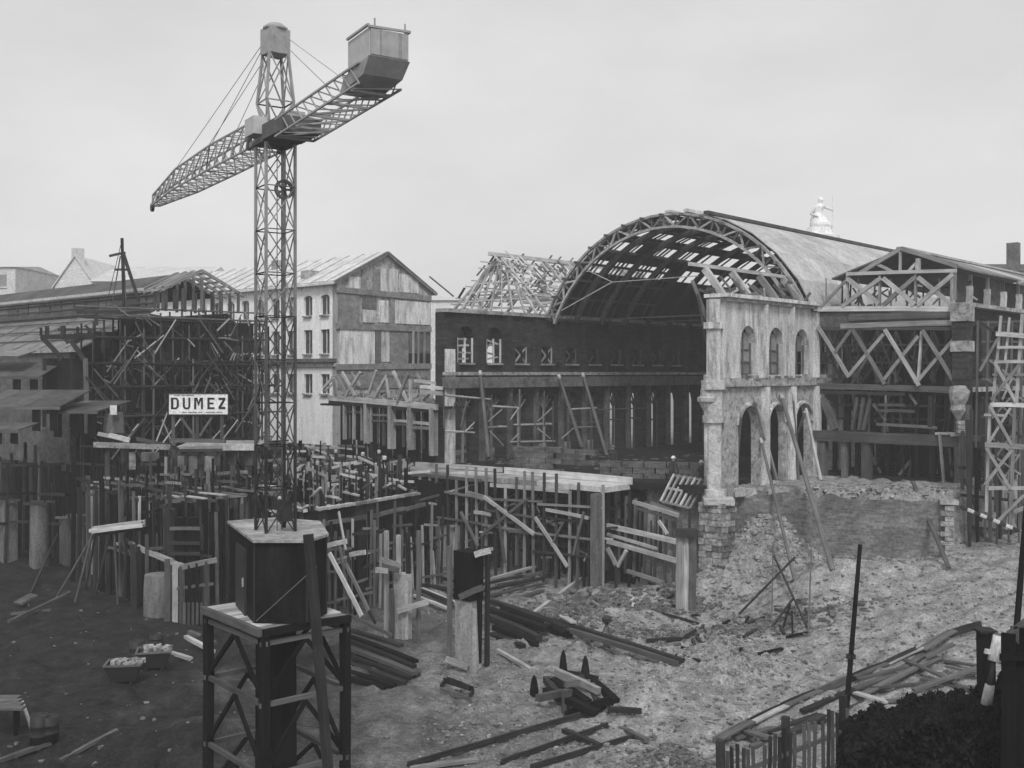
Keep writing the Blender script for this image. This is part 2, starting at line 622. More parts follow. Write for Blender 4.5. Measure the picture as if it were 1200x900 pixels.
_link(go, Matrix.Identity(4), None)
go['kind'] = 'structure'

# ------------------------------------------------------------------ great nave: arched hall, cut open at its near end
BRK_N = brick('dark_brick', 0.036, 0.05, d2)  # brick colour lowered so the nave interior looks shaded
BRK_R = brick('brick_cross', 0.10, 0.12, r2)
AR, AZ = 11.4, 22.7 - 11.4
PHI = math.asin(10.4 / AR)
T_ARCH = 9.6

def arc(th, rad=AR):
    return SPAN / 2 + rad * math.sin(th), AZ + rad * math.cos(th)     # (w to the left, z)

nave = thing('arched_hall', NV(10, SPAN / 2, 5.7), 'great barrel-roofed brick hall cut open in the middle, dark inside', 'hall')

# left arcade wall, seen from inside the nave
TB = [1.1 + 2.85 * k for k in range(15)]
bm = bmesh.new()
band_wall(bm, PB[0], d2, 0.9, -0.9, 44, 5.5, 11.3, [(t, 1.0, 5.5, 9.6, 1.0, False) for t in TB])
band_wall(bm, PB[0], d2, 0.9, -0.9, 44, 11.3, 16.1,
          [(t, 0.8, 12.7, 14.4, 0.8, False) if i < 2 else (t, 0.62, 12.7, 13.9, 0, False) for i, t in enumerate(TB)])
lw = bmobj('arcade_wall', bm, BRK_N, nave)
nB = Vector((dN.y, -dN.x, 0))
for (z, pr, hh, m) in ((11.95, 0.35, 0.22, PLG), (11.35, 0.65, 0.75, PLD), (16.2, 0.25, 0.25, PLG)):
    beam('cornice', NV(-1.1, SPAN, z) + nB * pr / 2, NV(44, SPAN, z) + nB * pr / 2, pr + 0.004, hh, m, nave)
for i, t in enumerate(TB):
    # pilaster between bays, window frames and boarding
    beam('pilaster', NV(t + 1.42, SPAN, 12.1) + nB * 0.1, NV(t + 1.42, SPAN, 16.0) + nB * 0.1, 0.42, 0.2, BRK_N, nave)
    beam('pier', NV(t + 1.42, SPAN, 5.6) + nB * 0.12, NV(t + 1.42, SPAN, 10.95) + nB * 0.12, 0.5, 0.24, PLD, nave)
    if i > 9:
        continue
    fm = WL if i < 4 else WM
    beam('window_sill', NV(t - 0.7, SPAN, 12.62) + nB * 0.08, NV(t + 0.7, SPAN, 12.62) + nB * 0.08, 0.3, 0.12, PLG, nave)
    if i < 2:
        for dt in (-0.72, 0.0, 0.72):
            beam('window_frame', NV(t + dt, SPAN, 12.7) - nB * 0.1, NV(t + dt, SPAN, 14.4) - nB * 0.1, 0.1, 0.1, PLA, nave)
        for z in (12.95, 13.4, 13.85, 14.3):
            beam('window_board', NV(t - 0.7, SPAN, z) - nB * 0.12, NV(t + 0.7 * U(0.2, 1), SPAN, z + U(-.3, .3)) - nB * 0.12, 0.05, 0.12, WL, nave)
    else:
        beam('window_board', NV(t - 0.6, SPAN, 12.75) - nB * 0.1, NV(t + 0.6, SPAN, 13.85) - nB * 0.1, 0.05, 0.13, fm, nave)
        beam('window_board', NV(t - 0.6, SPAN, 13.85) - nB * 0.16, NV(t + 0.6, SPAN, 12.75) - nB * 0.16, 0.05, 0.13, fm, nave)
        beam('window_frame', NV(t + 0.58, SPAN, 12.7) - nB * 0.05, NV(t + 0.58, SPAN, 13.9) - nB * 0.05, 0.08, 0.08, fm, nave)
        beam('window_backing', NV(t, SPAN, 12.7) - nB * 0.5, NV(t, SPAN, 13.9) - nB * 0.5, 1.2, 0.04, BLK, nave)  # near-black sheet behind the opening, added to paint the interior dark
# timber centering fanned out inside the lower arches
for i, t in enumerate(TB[:9]):
    m = WL if i < 4 else WM
    c = NV(t, SPAN, 9.3) - nB * 0.3
    for k in range(5):
        a = math.radians(35 + 27 * k + U(-5, 5))
        q = NV(t + 0.95 * math.cos(a), SPAN, 9.55 + 0.95 * math.sin(a)) - nB * 0.3
        beam('centering_strut', c, q, 0.08, 0.1, m, nave)
    beam('centering_post', NV(t, SPAN, 5.7) - nB * 0.3, c, 0.14, 0.14, m, nave)
    beam('centering_rail', NV(t - 0.95, SPAN, 8.2 + U(-.3, .3)) - nB * 0.25, NV(t + 0.95, SPAN, 8.2) - nB * 0.25, 0.08, 0.12, m, nave)

# right arcade wall (its outer, plastered face)
TA = [2.66 + 3.2 * k for k in range(12)]
bm = bmesh.new()
band_wall(bm, PA[0], d2, 0.5, 0.0, 44, 11.7, 16.0, [(t, 0.85, 11.9, 13.7, .95, False) for t in TA])
rw = bmobj('clerestory_wall', bm, PLA, nave)
bm = bmesh.new()
band_wall(bm, PA[0], d2, 0.45, 0.0, 44, 4.9, 11.25, [(t, 1.08, 5.4, 9.1, 1.05, False) for t in TA])
bmobj('arcade_wall', bm, PLG, nave)
beam('string_course', NV(-0.2, 0, 11.47) + nB * 0.06 - nB * 0.4, NV(44, 0, 11.47) + nB * 0.06 - nB * 0.4, 1.15, 0.44, PLG, nave)
beam('cornice', NV(-0.3, 0.3, 16.22), NV(12.0, 0.3, 16.22), 1.5, 0.2, PLA, nave)
beam('coping', NV(-0.1, 0.3, 16.02), NV(44, 0.3, 16.02), 1.1, 0.2, PLG, nave)
for i, t in enumerate(TA[:4]):
    for s in (-1, 1):
        beam('window_frame', NV(t + s * 0.82, 0.35, 11.95), NV(t + s * 0.82, 0.35, 13.7), 0.09, 0.12, IRM, nave)
    beam('window_bar', NV(t, 0.35, 11.95), NV(t, 0.35, 14.5), 0.06, 0.06, IRM, nave)
    for z in (12.6, 13.3):
        beam('window_bar', NV(t - 0.85, 0.35, z), NV(t + 0.85, 0.35, z), 0.05, 0.05, IRM, nave)
    for (a, b, z0, z1) in ((-0.8, 0, 11.95, 12.6), (0, 0.8, 11.95, 12.6), (-0.8, 0, 12.63, 13.27), (0.03, 0.8, 12.63, 13.27), (-0.75, 0.75, 13.33, 14.3)):
        if U(0, 1) < 0.75:
            beam('window_pane', NV(t + a + 0.04, 0.4, (z0 + z1) / 2), NV(t + b - 0.04, 0.4, (z0 + z1) / 2), 0.012, z1 - z0 - 0.04, GLSL, nave)
    beam('pilaster', NV(t + 1.6, 0, 11.72) + nB * 0.09, NV(t + 1.6, 0, 15.9) + nB * 0.09, 0.5, 0.18, PLA, nave)
    beam('pilaster', NV(t + 1.6, 0, 5.4) + nB * 0.14, NV(t + 1.6, 0, 11.2) + nB * 0.14, 0.55, 0.28, PLA, nave)
    # moulded arch rings of the lower arcade
    for k in range(9):
        a0, a1 = math.pi * k / 9, math.pi * (k + 1) / 9
        beam('voussoir', NV(t + 1.18 * math.cos(a0), 0, 9.1 + 1.16 * math.sin(a0)) + nB * 0.07,
             NV(t + 1.18 * math.cos(a1), 0, 9.1 + 1.16 * math.sin(a1)) + nB * 0.07, 0.16, 0.24, PLA, nave, up=nB)
for k in range(26):                           # splintered planks and plaster lumps along the broken top
    t = U(-.2, 10)
    p_ = NV(t, U(0, .8), 16.33)
    beam('splintered_plank', p_, p_ + dN * U(-1.3, 1.3) - rN * U(-.4, .9) + Vector((0, 0, U(.05, .8))), .06, .16, RN.choice((WM, WL, WD, WM)), nave)
for k in range(18):
    t, z = U(.2, 10.4), RN.choice((11.75, 16.34, 11.75, 5.5))
    p_ = NV(t, -.1 if z < 16 else .3, z)
    beam('broken_stone', p_, p_ + dN * U(.2, .5), U(.2, .4), U(.12, .34), RN.choice((PLG, RUB, RUBD)), nave)
# near end pier with its corbel and carved capital
ec = NV(-0.35, 0.4, 0)
for z0, z1, hw, m in ((5.0, 5.7, 0.62, STN), (5.7, 9.3, 0.42, STN), (9.3, 9.7, 0.55, STN), (9.7, 11.1, 0.48, STN), (11.1, 11.6, 0.62, STN), (11.6, 14.4, 0.36, PLA), (14.4, 14.75, 0.5, PLA), (14.75, 16.0, 0.36, PLA)):
    vs, fs = lathe([(hw * 1.1, 0), (hw * 1.1, z1 - z0)], 8, (ec.x, ec.y, z0))
    mesh('end_pier', vs, fs, m, nave)
ck = NV(-0.5, 0.62, 0)
vs, fs = lathe([(0.12, 0), (0.22, 0.25), (0.42, 0.55), (0.50, 0.75), (0.62, 0.85), (0.62, 1.05), (0.45, 1.15), (0.45, 1.5), (0.30, 1.7), (0.28, 2.3)], 10, (ck.x, ck.y, 9.6))
mesh('carved_capital', vs, fs, STN, nave)
vs, fs = lathe([(0.26, 0), (0.26, 4.2)], 10, (ck.x, ck.y, 5.4))
mesh('column_shaft', vs, fs, STN, nave, True)

# ribs of the roof
def rib(t, rad, ww, hh, mat, name='rib', n=20, th0=-1.0, th1=1.0):
    vs, fs = [], []
    for i in range(n + 1):
        th = PHI * (th0 + (th1 - th0) * i / n)
        for (dr_, dt) in ((-hh / 2, -ww / 2), (hh / 2, -ww / 2), (hh / 2, ww / 2), (-hh / 2, ww / 2)):
            w, z = arc(th, rad + dr_)
            vs.append(NV(t + dt, w, z))
    for i in range(n):
        for k in range(4):
            fs.append((i * 4 + k, i * 4 + (k + 1) % 4, i * 4 + 4 + (k + 1) % 4, i * 4 + 4 + k))
    fs += [(3, 2, 1, 0), tuple(n * 4 + k for k in range(4))]
    return mesh(name, vs, fs, mat, nave)

rib(T_ARCH, AR, 0.22, 0.16, WL, 'truss_chord', 26)
rib(T_ARCH, AR - 0.85, 0.22, 0.16, WL, 'truss_chord', 26)
for i in range(26):
    a0, a1 = PHI * (-1 + 2 * i / 26), PHI * (-1 + 2 * (i + 1) / 26)
    ra, rb = (AR, AR - 0.85) if i % 2 else (AR - 0.85, AR)
    w0, z0 = arc(a0, ra)
    w1, z1 = arc(a1, rb)
    beam('truss_web', NV(T_ARCH, w0, z0), NV(T_ARCH, w1, z1), 0.1, 0.12, WL, nave)
    w0, z0 = arc(a0, AR)
    w1, z1 = arc(a0, AR - 0.85)
    beam('truss_web', NV(T_ARCH, w0, z0), NV(T_ARCH, w1, z1), 0.1, 0.1, WM, nave)
for k in range(1, 12):
    rib(T_ARCH + 3.1 * k, AR - 0.3, 0.22, 0.4, WM if k < 4 else WD)
# purlins and rafters of the stripped bays
for i in range(17):
    th = PHI * (-0.98 + 1.96 * i / 16)
    w, z = arc(th, AR - 0.05)
    beam('purlin', NV(T_ARCH - 0.5, w, z), NV(T_ARCH + 12.4 if th > -0.1 else T_ARCH + 1.2, w, z), 0.13, 0.18, WM, nave)
for k in range(12):
    rib(T_ARCH + 0.55 + k * 1.03, AR + 0.06, 0.10, 0.10, WM, 'rafter', 14, -0.02, 1.0)
# roof sheets: right slope covered all the way, left slope only from the fifth bay on, with sheets missing before that
NSEG = 12
def roof_sheet(th0, th1, t0, t1, rad=AR + 0.16, mat=ZNC, thick=0.06):
    vs = []
    for rr_ in (rad, rad + thick):
        for (th, t) in ((th0, t0), (th1, t0), (th1, t1), (th0, t1)):
            w, z = arc(th, rr_)
            vs.append(NV(t, w, z))
    return hexa('roof_sheet', vs, mat, nave)
for b in range(11):
    t0, t1 = T_ARCH + 0.5 + b * 3.1, T_ARCH + 0.5 + (b + 1) * 3.1 - 0.015
    for s in range(NSEG):
        a, c = PHI * (-1.02 + 2.04 * s / NSEG), PHI * (-1.02 + 2.04 * (s + 1) / NSEG) - 0.001
        if s in (6, 7, 8, 9) and b < 8:
            # rows of lights stripped of their glass: boarding between the rows, a bar across each gap
            m_ = a + (c - a) * .42
            roof_sheet(a, m_, t0, t1, AR + .05, ZND, .05)
            roof_sheet(m_ + .001, c, t0, t0 + .75 + U(-.1, .15), AR + .05, ZND, .05)
            roof_sheet(m_ + .001, c, t0 + 1.5, t0 + 1.75, AR + .05, ZND, .05)
            if U(0, 1) < .18:
                roof_sheet(m_ + .001, c, t0 + 1.8, t1, AR + .05, ZND, .05)
        elif s in (4, 5) and b < 2:
            roof_sheet(a, c, t0 + .9, t1, mat=ZNC)
        else:
            roof_sheet(a, c, t0, t1, mat=ZNL if s == NSEG // 2 - 1 else ZNC)
            roof_sheet(a, c, t0, t1, AR + .07, BLK, .05)  # near-black lining under the zinc, added to paint the vault in shade
for thr, m in ((-0.10, ZNL), (-0.22, ZND)):
    w, z = arc(PHI * thr, AR + 0.3)
    beam('skylight_kerb', NV(T_ARCH + 0.6, w, z), NV(T_ARCH + 34.5, w, z), 0.35, 0.22, m, nave)
beam('ridge_cap', NV(T_ARCH + 0.5, SPAN / 2, 22.98), NV(T_ARCH + 34.6, SPAN / 2, 22.98), 0.5, 0.16, ZNL, nave)
# far end wall, blackened to paint in the deep shade of the nave
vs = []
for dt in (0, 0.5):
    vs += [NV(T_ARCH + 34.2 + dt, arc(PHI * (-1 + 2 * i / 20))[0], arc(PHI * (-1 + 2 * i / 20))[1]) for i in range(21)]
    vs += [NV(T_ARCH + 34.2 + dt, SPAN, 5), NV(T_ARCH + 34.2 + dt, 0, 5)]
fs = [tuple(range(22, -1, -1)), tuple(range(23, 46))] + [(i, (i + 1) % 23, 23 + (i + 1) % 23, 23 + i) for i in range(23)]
mesh('end_wall', vs, fs, BLK, nave)
# floor slab of the hall, blackened to paint in the interior shade
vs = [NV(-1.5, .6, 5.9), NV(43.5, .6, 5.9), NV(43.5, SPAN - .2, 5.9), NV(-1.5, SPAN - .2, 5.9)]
hf = hexa('hall_floor', [v - Vector((0, 0, .4)) for v in vs] + vs, BLK)
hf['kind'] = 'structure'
# tie rods across the nave
for k, tt in enumerate((T_ARCH + 0.1, T_ARCH + 6.3, T_ARCH + 12.5)):
    p0, p1 = NV(tt, SPAN - 0.4, 16.2), NV(tt, 0.4, 16.2)
    q0, q1 = NV(tt, SPAN - 6.0, 18.4), NV(tt, 6.0, 18.4)
    m = WL if k == 0 else IRM
    if k == 0:
        beam('tie_rod', p0, q0, 0.07, 0.07, IRL, nave)
        beam('tie_rod', q0, q0.lerp(q1, 0.8), 0.06, 0.06, IRL, nave)
        w, z = arc(PHI * 0.60, AR - 0.9)
        beam('tie_rod', q0, NV(tt, w, z), 0.06, 0.06, IRL, nave)
    else:
        beam('tie_rod', p0, p1, 0.09, 0.09, m, nave)
beam('wall_plate', NV(T_ARCH, SPAN - 0.3, 15.95), NV(T_ARCH + 34, SPAN - 0.3, 15.95), 0.2, 0.2, WM, nave)
# sawn-off ribs and a plate left on the near right wall
st = []
for t in (0.3, 3.2, 6.3, 9.3):
    p = NV(t, 0.2, 16.25)
    w, z = arc(-PHI * 0.83, AR - 0.2)
    beam('rib_stub', p, NV(t, w + 0.1, z), 0.3, 0.34, WL, nave)
    st.append(NV(t, w + 0.1, z + 0.15))
beam('stub_plate', st[0] + dN * -1.6, st[-1] + dN * 0.4, 0.14, 0.2, WL, nave)
beam('stub_plate', NV(-0.4, 0.7, 16.6), NV(9, 0.7, 16.6), 0.12, 0.16, WM, nave)
for k in range(9):
    t = 0.8 + k * 1.0
    if k % 3:
        beam('rafter_stub', NV(t, 0.3, 16.3), NV(t + U(-.4, .4), 1.1, 17.2 + U(-.2, .3)), 0.09, 0.12, WM, nave)
beam('hanging_plank', NV(-0.6, 1.6, 17.1), NV(-0.2, 0.9, 14.9), 0.08, 0.2, WM, nave)
beam('hanging_plank', NV(-0.7, 1.2, 16.3), NV(-0.4, 0.8, 13.6), 0.07, 0.16, WM, nave)

# ------------------------------------------------------------------ left hall: bare roof skeleton beside the nave
lh = thing('stripped_hall', NV(12, SPAN + 5, 5.7), 'bare roof skeleton of rafters and laths left of the great arch', 'hall')
LT0, LT1, LWD = 9.9, 30.0, 10.0
def LH(t, w, z):
    return NV(t, SPAN + 0.9 + w, z)
zr, ze = 21.2, 16.4
for k in range(8):
    t = LT0 + 1.0 + k * 2.7
    for s in (0, LWD):
        beam('rafter', LH(t, s, ze), LH(t, LWD / 2, zr), 0.16, 0.22, WP, lh)  # whole skeleton in the palest timber, painting in distance haze
    beam('tie_beam', LH(t, 0, ze + 1.8 if k else ze), LH(t, LWD, ze + 1.8 if k else ze), 0.14, 0.2, WP, lh)
    beam('king_post', LH(t, LWD / 2, ze + 1.8), LH(t, LWD / 2, zr), 0.14, 0.14, WP, lh)
    for s in (1.9, LWD - 1.9):
        beam('strut', LH(t, LWD / 2, ze + 1.8), LH(t, s, ze + (zr - ze) * min(s, LWD - s) / (LWD / 2)), 0.1, 0.12, WP, lh)
for i in range(1, 11):
    f = i / 10.5
    for s in (0, 1):
        w = LWD / 2 * f if s == 0 else LWD - LWD / 2 * f
        z = ze + (zr - ze) * f + 0.2
        for (a, b) in ((LT0 - 0.2, LT0 + 7), (LT0 + 7.1, LT1 - 8)):
            if U(0, 1) < 0.9:
                beam('lath', LH(a + U(-.3, .3), w, z), LH(b - U(0, 1.5), w, z + U(-.05, .05)), 0.07, 0.09, WP, lh)
beam('ridge_beam', LH(LT0 - 0.3, LWD / 2, zr + 0.1), LH(LT1, LWD / 2, zr + 0.1), 0.2, 0.3, WP, lh)
# hipped near end with its laths
ap0 = LH(LT0 + 1.0, LWD / 2, zr)
for k in range(9):
    w = LWD * k / 8
    beam('hip_rafter', LH(LT0 - 0.2, w, ze - 0.1), ap0.lerp(LH(LT0 + 0.6, w, ze + 3.4), 0.0 if k in (0, 8) else 0.25), 0.12, 0.15, WP, lh)
for j in range(7):
    f = j / 7
    a, b = LH(LT0 - 0.2, 0, ze - 0.1).lerp(ap0, f), LH(LT0 - 0.2, LWD, ze - 0.1).lerp(ap0, f)
    beam('lath', a, b, 0.08, 0.11, WP, lh)
for k in range(12):                       # broken laths still hanging on
    f, g = U(0.05, 0.85), U(0, 1)
    a = LH(LT0 - 0.25, 0, ze).lerp(ap0, f)
    b = LH(LT0 - 0.25, LWD, ze).lerp(ap0, f)
    p = a.lerp(b, g)
    beam('broken_lath', p, p + Vector((U(-.7, .7), U(-.3, .3), U(-.6, .6))), 0.06, 0.09, RN.choice((WP, WP, WM)), lh)
for k in range(120):                     # remnants of boarding on both slopes
    t, f, s = U(LT0, LT0 + 11), U(0.08, 0.9), RN.choice((0, 1))
    w = LWD / 2 * f if s == 0 else LWD - LWD / 2 * f
    z = ze + (zr - ze) * f + 0.28
    dw = (LWD / 2) * 0.16 * (1 if s == 0 else -1)
    beam('roof_board', LH(t, w, z), LH(t + U(-.15, .15), w + dw, z + (zr - ze) * 0.16), 0.22, 0.04, RN.choice((WP, WM, WP, WP)), lh)
beam('eave_beam', LH(LT0 - 0.3, 0, ze - 0.15), LH(LT0 - 0.3, LWD, ze - 0.15), 0.25, 0.3, WP, lh)
bm = bmesh.new()
band_wall(bm, (LH(LT0, LWD, 0).x, LH(LT0, LWD, 0).y), d2, 0.6, 0, 20, 5.5, ze - 0.2, [(2.5 + 3 * k, 0.7, 12, 14, 0.7, True) for k in range(6)])
bmobj('side_wall', bm, BRK_N, lh)
beam('hoist_jib', LH(LT0 + 0.2, LWD - 0.6, 18.2), LH(LT0 - 0.4, LWD + 1.6, 19.9), 0.09, 0.11, WM, lh)

# ------------------------------------------------------------------ right hall: two floors of timber trusses in front of a lantern roof
rh = thing('timber_braced_hall', (22, 63.5, 5.7), 'right hall with lantern gable and rows of pale timber crosses', 'hall')
trace('gable_rafter', PRF, [(1056, 291, 1008, 320), (1056, 291, 1122, 312)], 0.24, WL, rh, 0.1)
trace('gable_strut', PRF, [(1055, 295, 1055, 318), (1027, 309, 1047, 319), (1064, 319, 1076, 306), (1076, 303, 1076, 318, 0.3)], 0.17, WL, rh, 0.05)
trace('chord', PRF, [(992, 321, 1121, 317, 0.2), (958, 362, 1128, 362, 0.3, WP), (959, 385, 1124, 385, 0.2, WM)], 0.2, WL, rh, 0.15)
trace('truss_post', PRF, [(993, 321, 993, 360), (1031, 322, 1031, 360), (1073, 321, 1073, 360), (1119, 317, 1119, 352), (1080, 388, 1076, 450)], 0.18, WL, rh, 0.05)
trace('cross_brace', PRF, [(994, 327, 1030, 356), (1032, 326, 987, 359), (1035, 326, 1072, 357), (1072, 325, 1035, 358), (1076, 325, 1117, 359), (1116, 322, 1076, 357), (991, 329, 962, 360, .16)], 0.24, WL, rh, 0.22, 0.06)
panel('fascia_board', PRF, 995, 366, 1123, 374, 0.08, 0.2, WM, rh)
panel('fascia_board', PRF, 985, 377, 1123, 383, 0.08, 0.2, WL, rh)
panel('fascia_backing', PRF, 958, 364, 1126, 386, 0.12, 0.0, PLD, rh)
trace('diagonal_brace', PRF, [(959, 383, 995, 442), (997, 387, 979, 413), (999, 386, 1037, 450), (1036, 391, 994, 441), (1037, 386, 1077, 452), (1076, 394, 1035, 446),
                              (1081, 387, 1118, 447), (1121, 394, 1075, 447)], 0.2, WL, rh, 0.25, 0.08)
trace('floor_beam', PRF, [(950, 452, 1128, 457, 0.34, WM), (950, 459, 1060, 462, 0.2, WD), (1058, 456, 1122, 459, 0.22, WL)], 0.3, WM, rh, 0.1)
trace('raking_strut', PRF, [(964, 466, 979, 503, .42), (1005, 465, 999, 504, .24), (1012, 466, 1007, 504, .24), (1020, 467, 1012, 504, .24), (1023, 473, 1038, 493, .14),
                            (1066, 462, 1074, 474, .14)], 0.25, WM, rh, 0.0, 0.15)
trace('rail', PRF, [(1030, 481, 1072, 482), (1027, 497, 1098, 501), (1030, 474, 1060, 475)], 0.17, WM, rh, 0.1)
trace('prop', PRF, [(1091, 464, 1091, 500, .34), (1056, 462, 1056, 498, .2), (1046, 470, 1046, 500, .16)], 0.2, WD, rh, 0)
for k in range(7):                            # second set of lighter braces a bay behind
    x0 = 962 + 22 * k
    trace('inner_brace', PRF, [(x0, 388, x0 + 24, 448, .13), (x0 + 22, 388, x0 - 2, 448, .13), (x0, 388, x0, 450, .15)], .13, WM, rh, -1.6)
for k in range(8):
    x0 = 962 + 19 * k
    trace('inner_post', PRF, [(x0, 462, x0 + U(-4, 4), 508, .13), (x0 + 6, 326, x0 + 6, 360, .1)], .13, RN.choice((WM, WL, WD)), rh, U(-1.4, -.4))
trace('inner_rail', PRF, [(960, 474, 1115, 476), (958, 490, 1110, 492), (960, 405, 1118, 404), (960, 425, 1118, 425)], .12, WM, rh, -1.2)
# deck of the lower floor
a, b = onp(PRF, 956, 511), onp(PRF, 1126, 524)
za = 8.15
beam('deck', (a.x, a.y, za), (b.x, b.y, za), 0.7, 0.62, WM, rh)
vs = [Vector((a.x, a.y, za + .2)), Vector((b.x, b.y, za + .2)), Vector((b.x, b.y, za + .2)) + dN * 7, Vector((a.x, a.y, za + .2)) + dN * 7]
hexa('deck_floor', [v - Vector((0, 0, .35)) for v in vs] + vs, WM, rh)
for px, w in ((964, .5), (978, .2), (990, .32), (1004, .18), (1016, .5), (1040, .24), (1058, .24), (1075, .2), (1092, .28)):
    q = onp(PRF, px, 560, 0.0 if w > .3 else -1.5)
    beam('post', (q.x, q.y, 5.0), (q.x, q.y, za - .3), w, w, WM if w > .3 else WD, rh)
for row in range(2):
    for k in range(7):
        q = V2(PRF[0]) + rN * (0.6 + 1.25 * k) + dN * (3.5 + 3.5 * row)
        beam('rear_post', (q.x, q.y, 5.3), (q.x, q.y, 16), 0.28, 0.28, RN.choice((WD, WM)), rh)
    q = V2(PRF[0]) + dN * (3.5 + 3.5 * row)
    for z in (8.6, 11.4, 13.2):
        beam('rear_beam', (q.x, q.y, z), (q.x + rN.x * 8.4, q.y + rN.y * 8.4, z), 0.22, 0.28, WD, rh)
    for k in range(4):
        p = q + rN * (k * 2.0)
        beam('rear_brace', (p.x, p.y, 8.8), (p.x + rN.x * 2, p.y + rN.y * 2, 11.2), 0.16, 0.18, WD, rh)
        beam('rear_brace', (p.x, p.y, 13.9), (p.x + rN.x * 2, p.y + rN.y * 2, 11.5), 0.16, 0.18, WM, rh)
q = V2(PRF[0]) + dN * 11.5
beam('rear_wall', (q.x, q.y, 10.7), (q.x + rN.x * 8.6, q.y + rN.y * 8.6, 10.7), 0.3, 10.8, BLK, rh)
q = V2(PRF[0]) + dN * 3
beam('upper_floor', (q.x + dN.x * 4, q.y + dN.y * 4, 11.1), (q.x + dN.x * 4 + rN.x * 8.6, q.y + dN.y * 4 + rN.y * 8.6, 11.1), 12, 0.3, WD, rh)
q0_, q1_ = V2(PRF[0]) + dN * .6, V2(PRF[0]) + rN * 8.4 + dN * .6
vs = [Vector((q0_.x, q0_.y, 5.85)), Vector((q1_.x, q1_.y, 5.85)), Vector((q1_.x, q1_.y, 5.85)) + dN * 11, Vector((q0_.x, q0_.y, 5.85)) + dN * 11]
hexa('ground_floor', [v - Vector((0, 0, .5)) for v in vs] + vs, BLK, rh)
for k in range(40):
    f, t = U(.3, 8.3), U(.5, 6)
    p = V2(PRF[0]) + rN * f + dN * t
    z = RN.choice((5.9, 8.4, 11.3))
    beam('stored_timber', (p.x, p.y, z), (p.x + U(-.9, .9), p.y + U(-.4, .4), z + U(.8, 2.4)), .12, .16, RN.choice((WM, WL, WD, WM)), rh)
# corner pier: brick shaft, broken stonework below it
pc = V2(PRF[0]) + rN * 8.95
for z0, z1, hw, m in ((10.9, 14.9, 0.42, BRK_N), (14.9, 15.9, 0.5, PLG), (13.2, 13.8, 0.5, PLG), (5.0, 10.2, 0.34, COND)):
    beam('corner_pier', (pc.x, pc.y, z0), (pc.x, pc.y, z1), hw * 2, hw * 2, m, rh)
vs, fs = lathe([(0.08, 0), (0.25, 0.25), (0.42, 0.5), (0.35, 0.8), (0.5, 1.1), (0.55, 1.5), (0.45, 1.9)], 7, (pc.x - .35, pc.y - .35, 9.4))
for i, v in enumerate(vs):
    vs[i] = (v[0] + U(-.07, .07), v[1] + U(-.07, .07), v[2] + U(-.05, .05))
mesh('broken_stonework', vs, fs, STN, rh)
for k in range(3):
    beam('corbel_block', (pc.x - .5, pc.y - .5, 8.75 + k * .24), (pc.x + .1, pc.y - .6, 8.75 + k * .24), 0.5, 0.2, STN, rh)
trace('plank', PRF, [(1096, 508, 1120, 508, .14), (1114, 510, 1135, 509, .14)], .14, WL, rh, .4)
trace('prop', PRF, [(1101, 508, 1108, 588)], 0.17, WL, rh, 0.5)
# side wall, eaves and lantern roof
bm = bmesh.new()
band_wall(bm, PRS[0], d2, 0.6, 0.3, 24, 11.2, 15.7, [(2.4 + 3.4 * k, 1.0, 11.6, 13.8, 1.0, False) for k in range(6)])
bmobj('side_wall', bm, BRK_N, rh)
sp = V2(PRS[0])
beam('eaves', (sp.x, sp.y, 15.85), (sp.x + dN.x * 24, sp.y + dN.y * 24, 15.85), 0.9, 0.22, PLG, rh)
beam('string_course', (sp.x + dN.x * .6, sp.y + dN.y * .6, 11.05), (sp.x + dN.x * 24, sp.y + dN.y * 24, 11.05), 0.85, 0.26, PLG, rh)
for k in range(8):
    p = sp + dN * (0.5 + 2.9 * k)
    beam('side_column', (p.x, p.y, 3.0), (p.x, p.y, 10.9), 0.42, 0.42, WD, rh)
    p2 = p - rN * 0.7
    if k < 7:
        beam('lantern_post', (p2.x, p2.y, 15.9), (p2.x, p2.y, 17.8), 0.2, 0.2, WL if k % 2 else WP, rh)
        beam('lantern_boards', (p2.x + dN.x * .5, p2.y + dN.y * .5, 16.9), (p2.x + dN.x * 2.5, p2.y + dN.y * 2.5, 16.9), 0.06, 1.7, RN.choice((WM, WD, ZND)), rh)
    beam('eaves_block', (p.x + rN.x * .25, p.y + rN.y * .25, 15.98), (p.x + rN.x * .25, p.y + rN.y * .25, 16.9), 0.3, 0.3, WP, rh)
o2 = V2(PRF[0])
rg = o2 + rN * 5.2
for side, u0 in ((0, 0.9), (1, 9.2)):
    for k in range(8):
        t0, t1 = 0.5 + 3.0 * k, 0.5 + 3.0 * (k + 1) - 0.02
        e = o2 + rN * u0
        p = [Vector((rg.x, rg.y, 19.3)) + dN * t0, Vector((rg.x, rg.y, 19.3)) + dN * t1, Vector((e.x, e.y, 17.85)) + dN * t1, Vector((e.x, e.y, 17.85)) + dN * t0]
        hexa('roof_sheet', [v - Vector((0, 0, .1)) for v in p] + p, RN.choice((ZNM, ZNC, ZNM)) if side else ZNM, rh)
beam('ridge_cap', Vector((rg.x, rg.y, 19.36)) + dN * .4, Vector((rg.x, rg.y, 19.36)) + dN * 24.6, .4, .14, ZNC, rh)
for u0, u1 in ((0.2, 1.9), (8.1, 9.3)):
    p = o2 + rN * u0
    q = o2 + rN * u1
    vs = [Vector((p.x, p.y, 15.95)) + dN * .4, Vector((q.x, q.y, 15.95)) + dN * .4, Vector((q.x, q.y, 15.95)) + dN * 24, Vector((p.x, p.y, 15.95)) + dN * 24]
    hexa('side_roof', [v - Vector((0, 0, .12)) for v in vs] + vs, ZNM, rh)
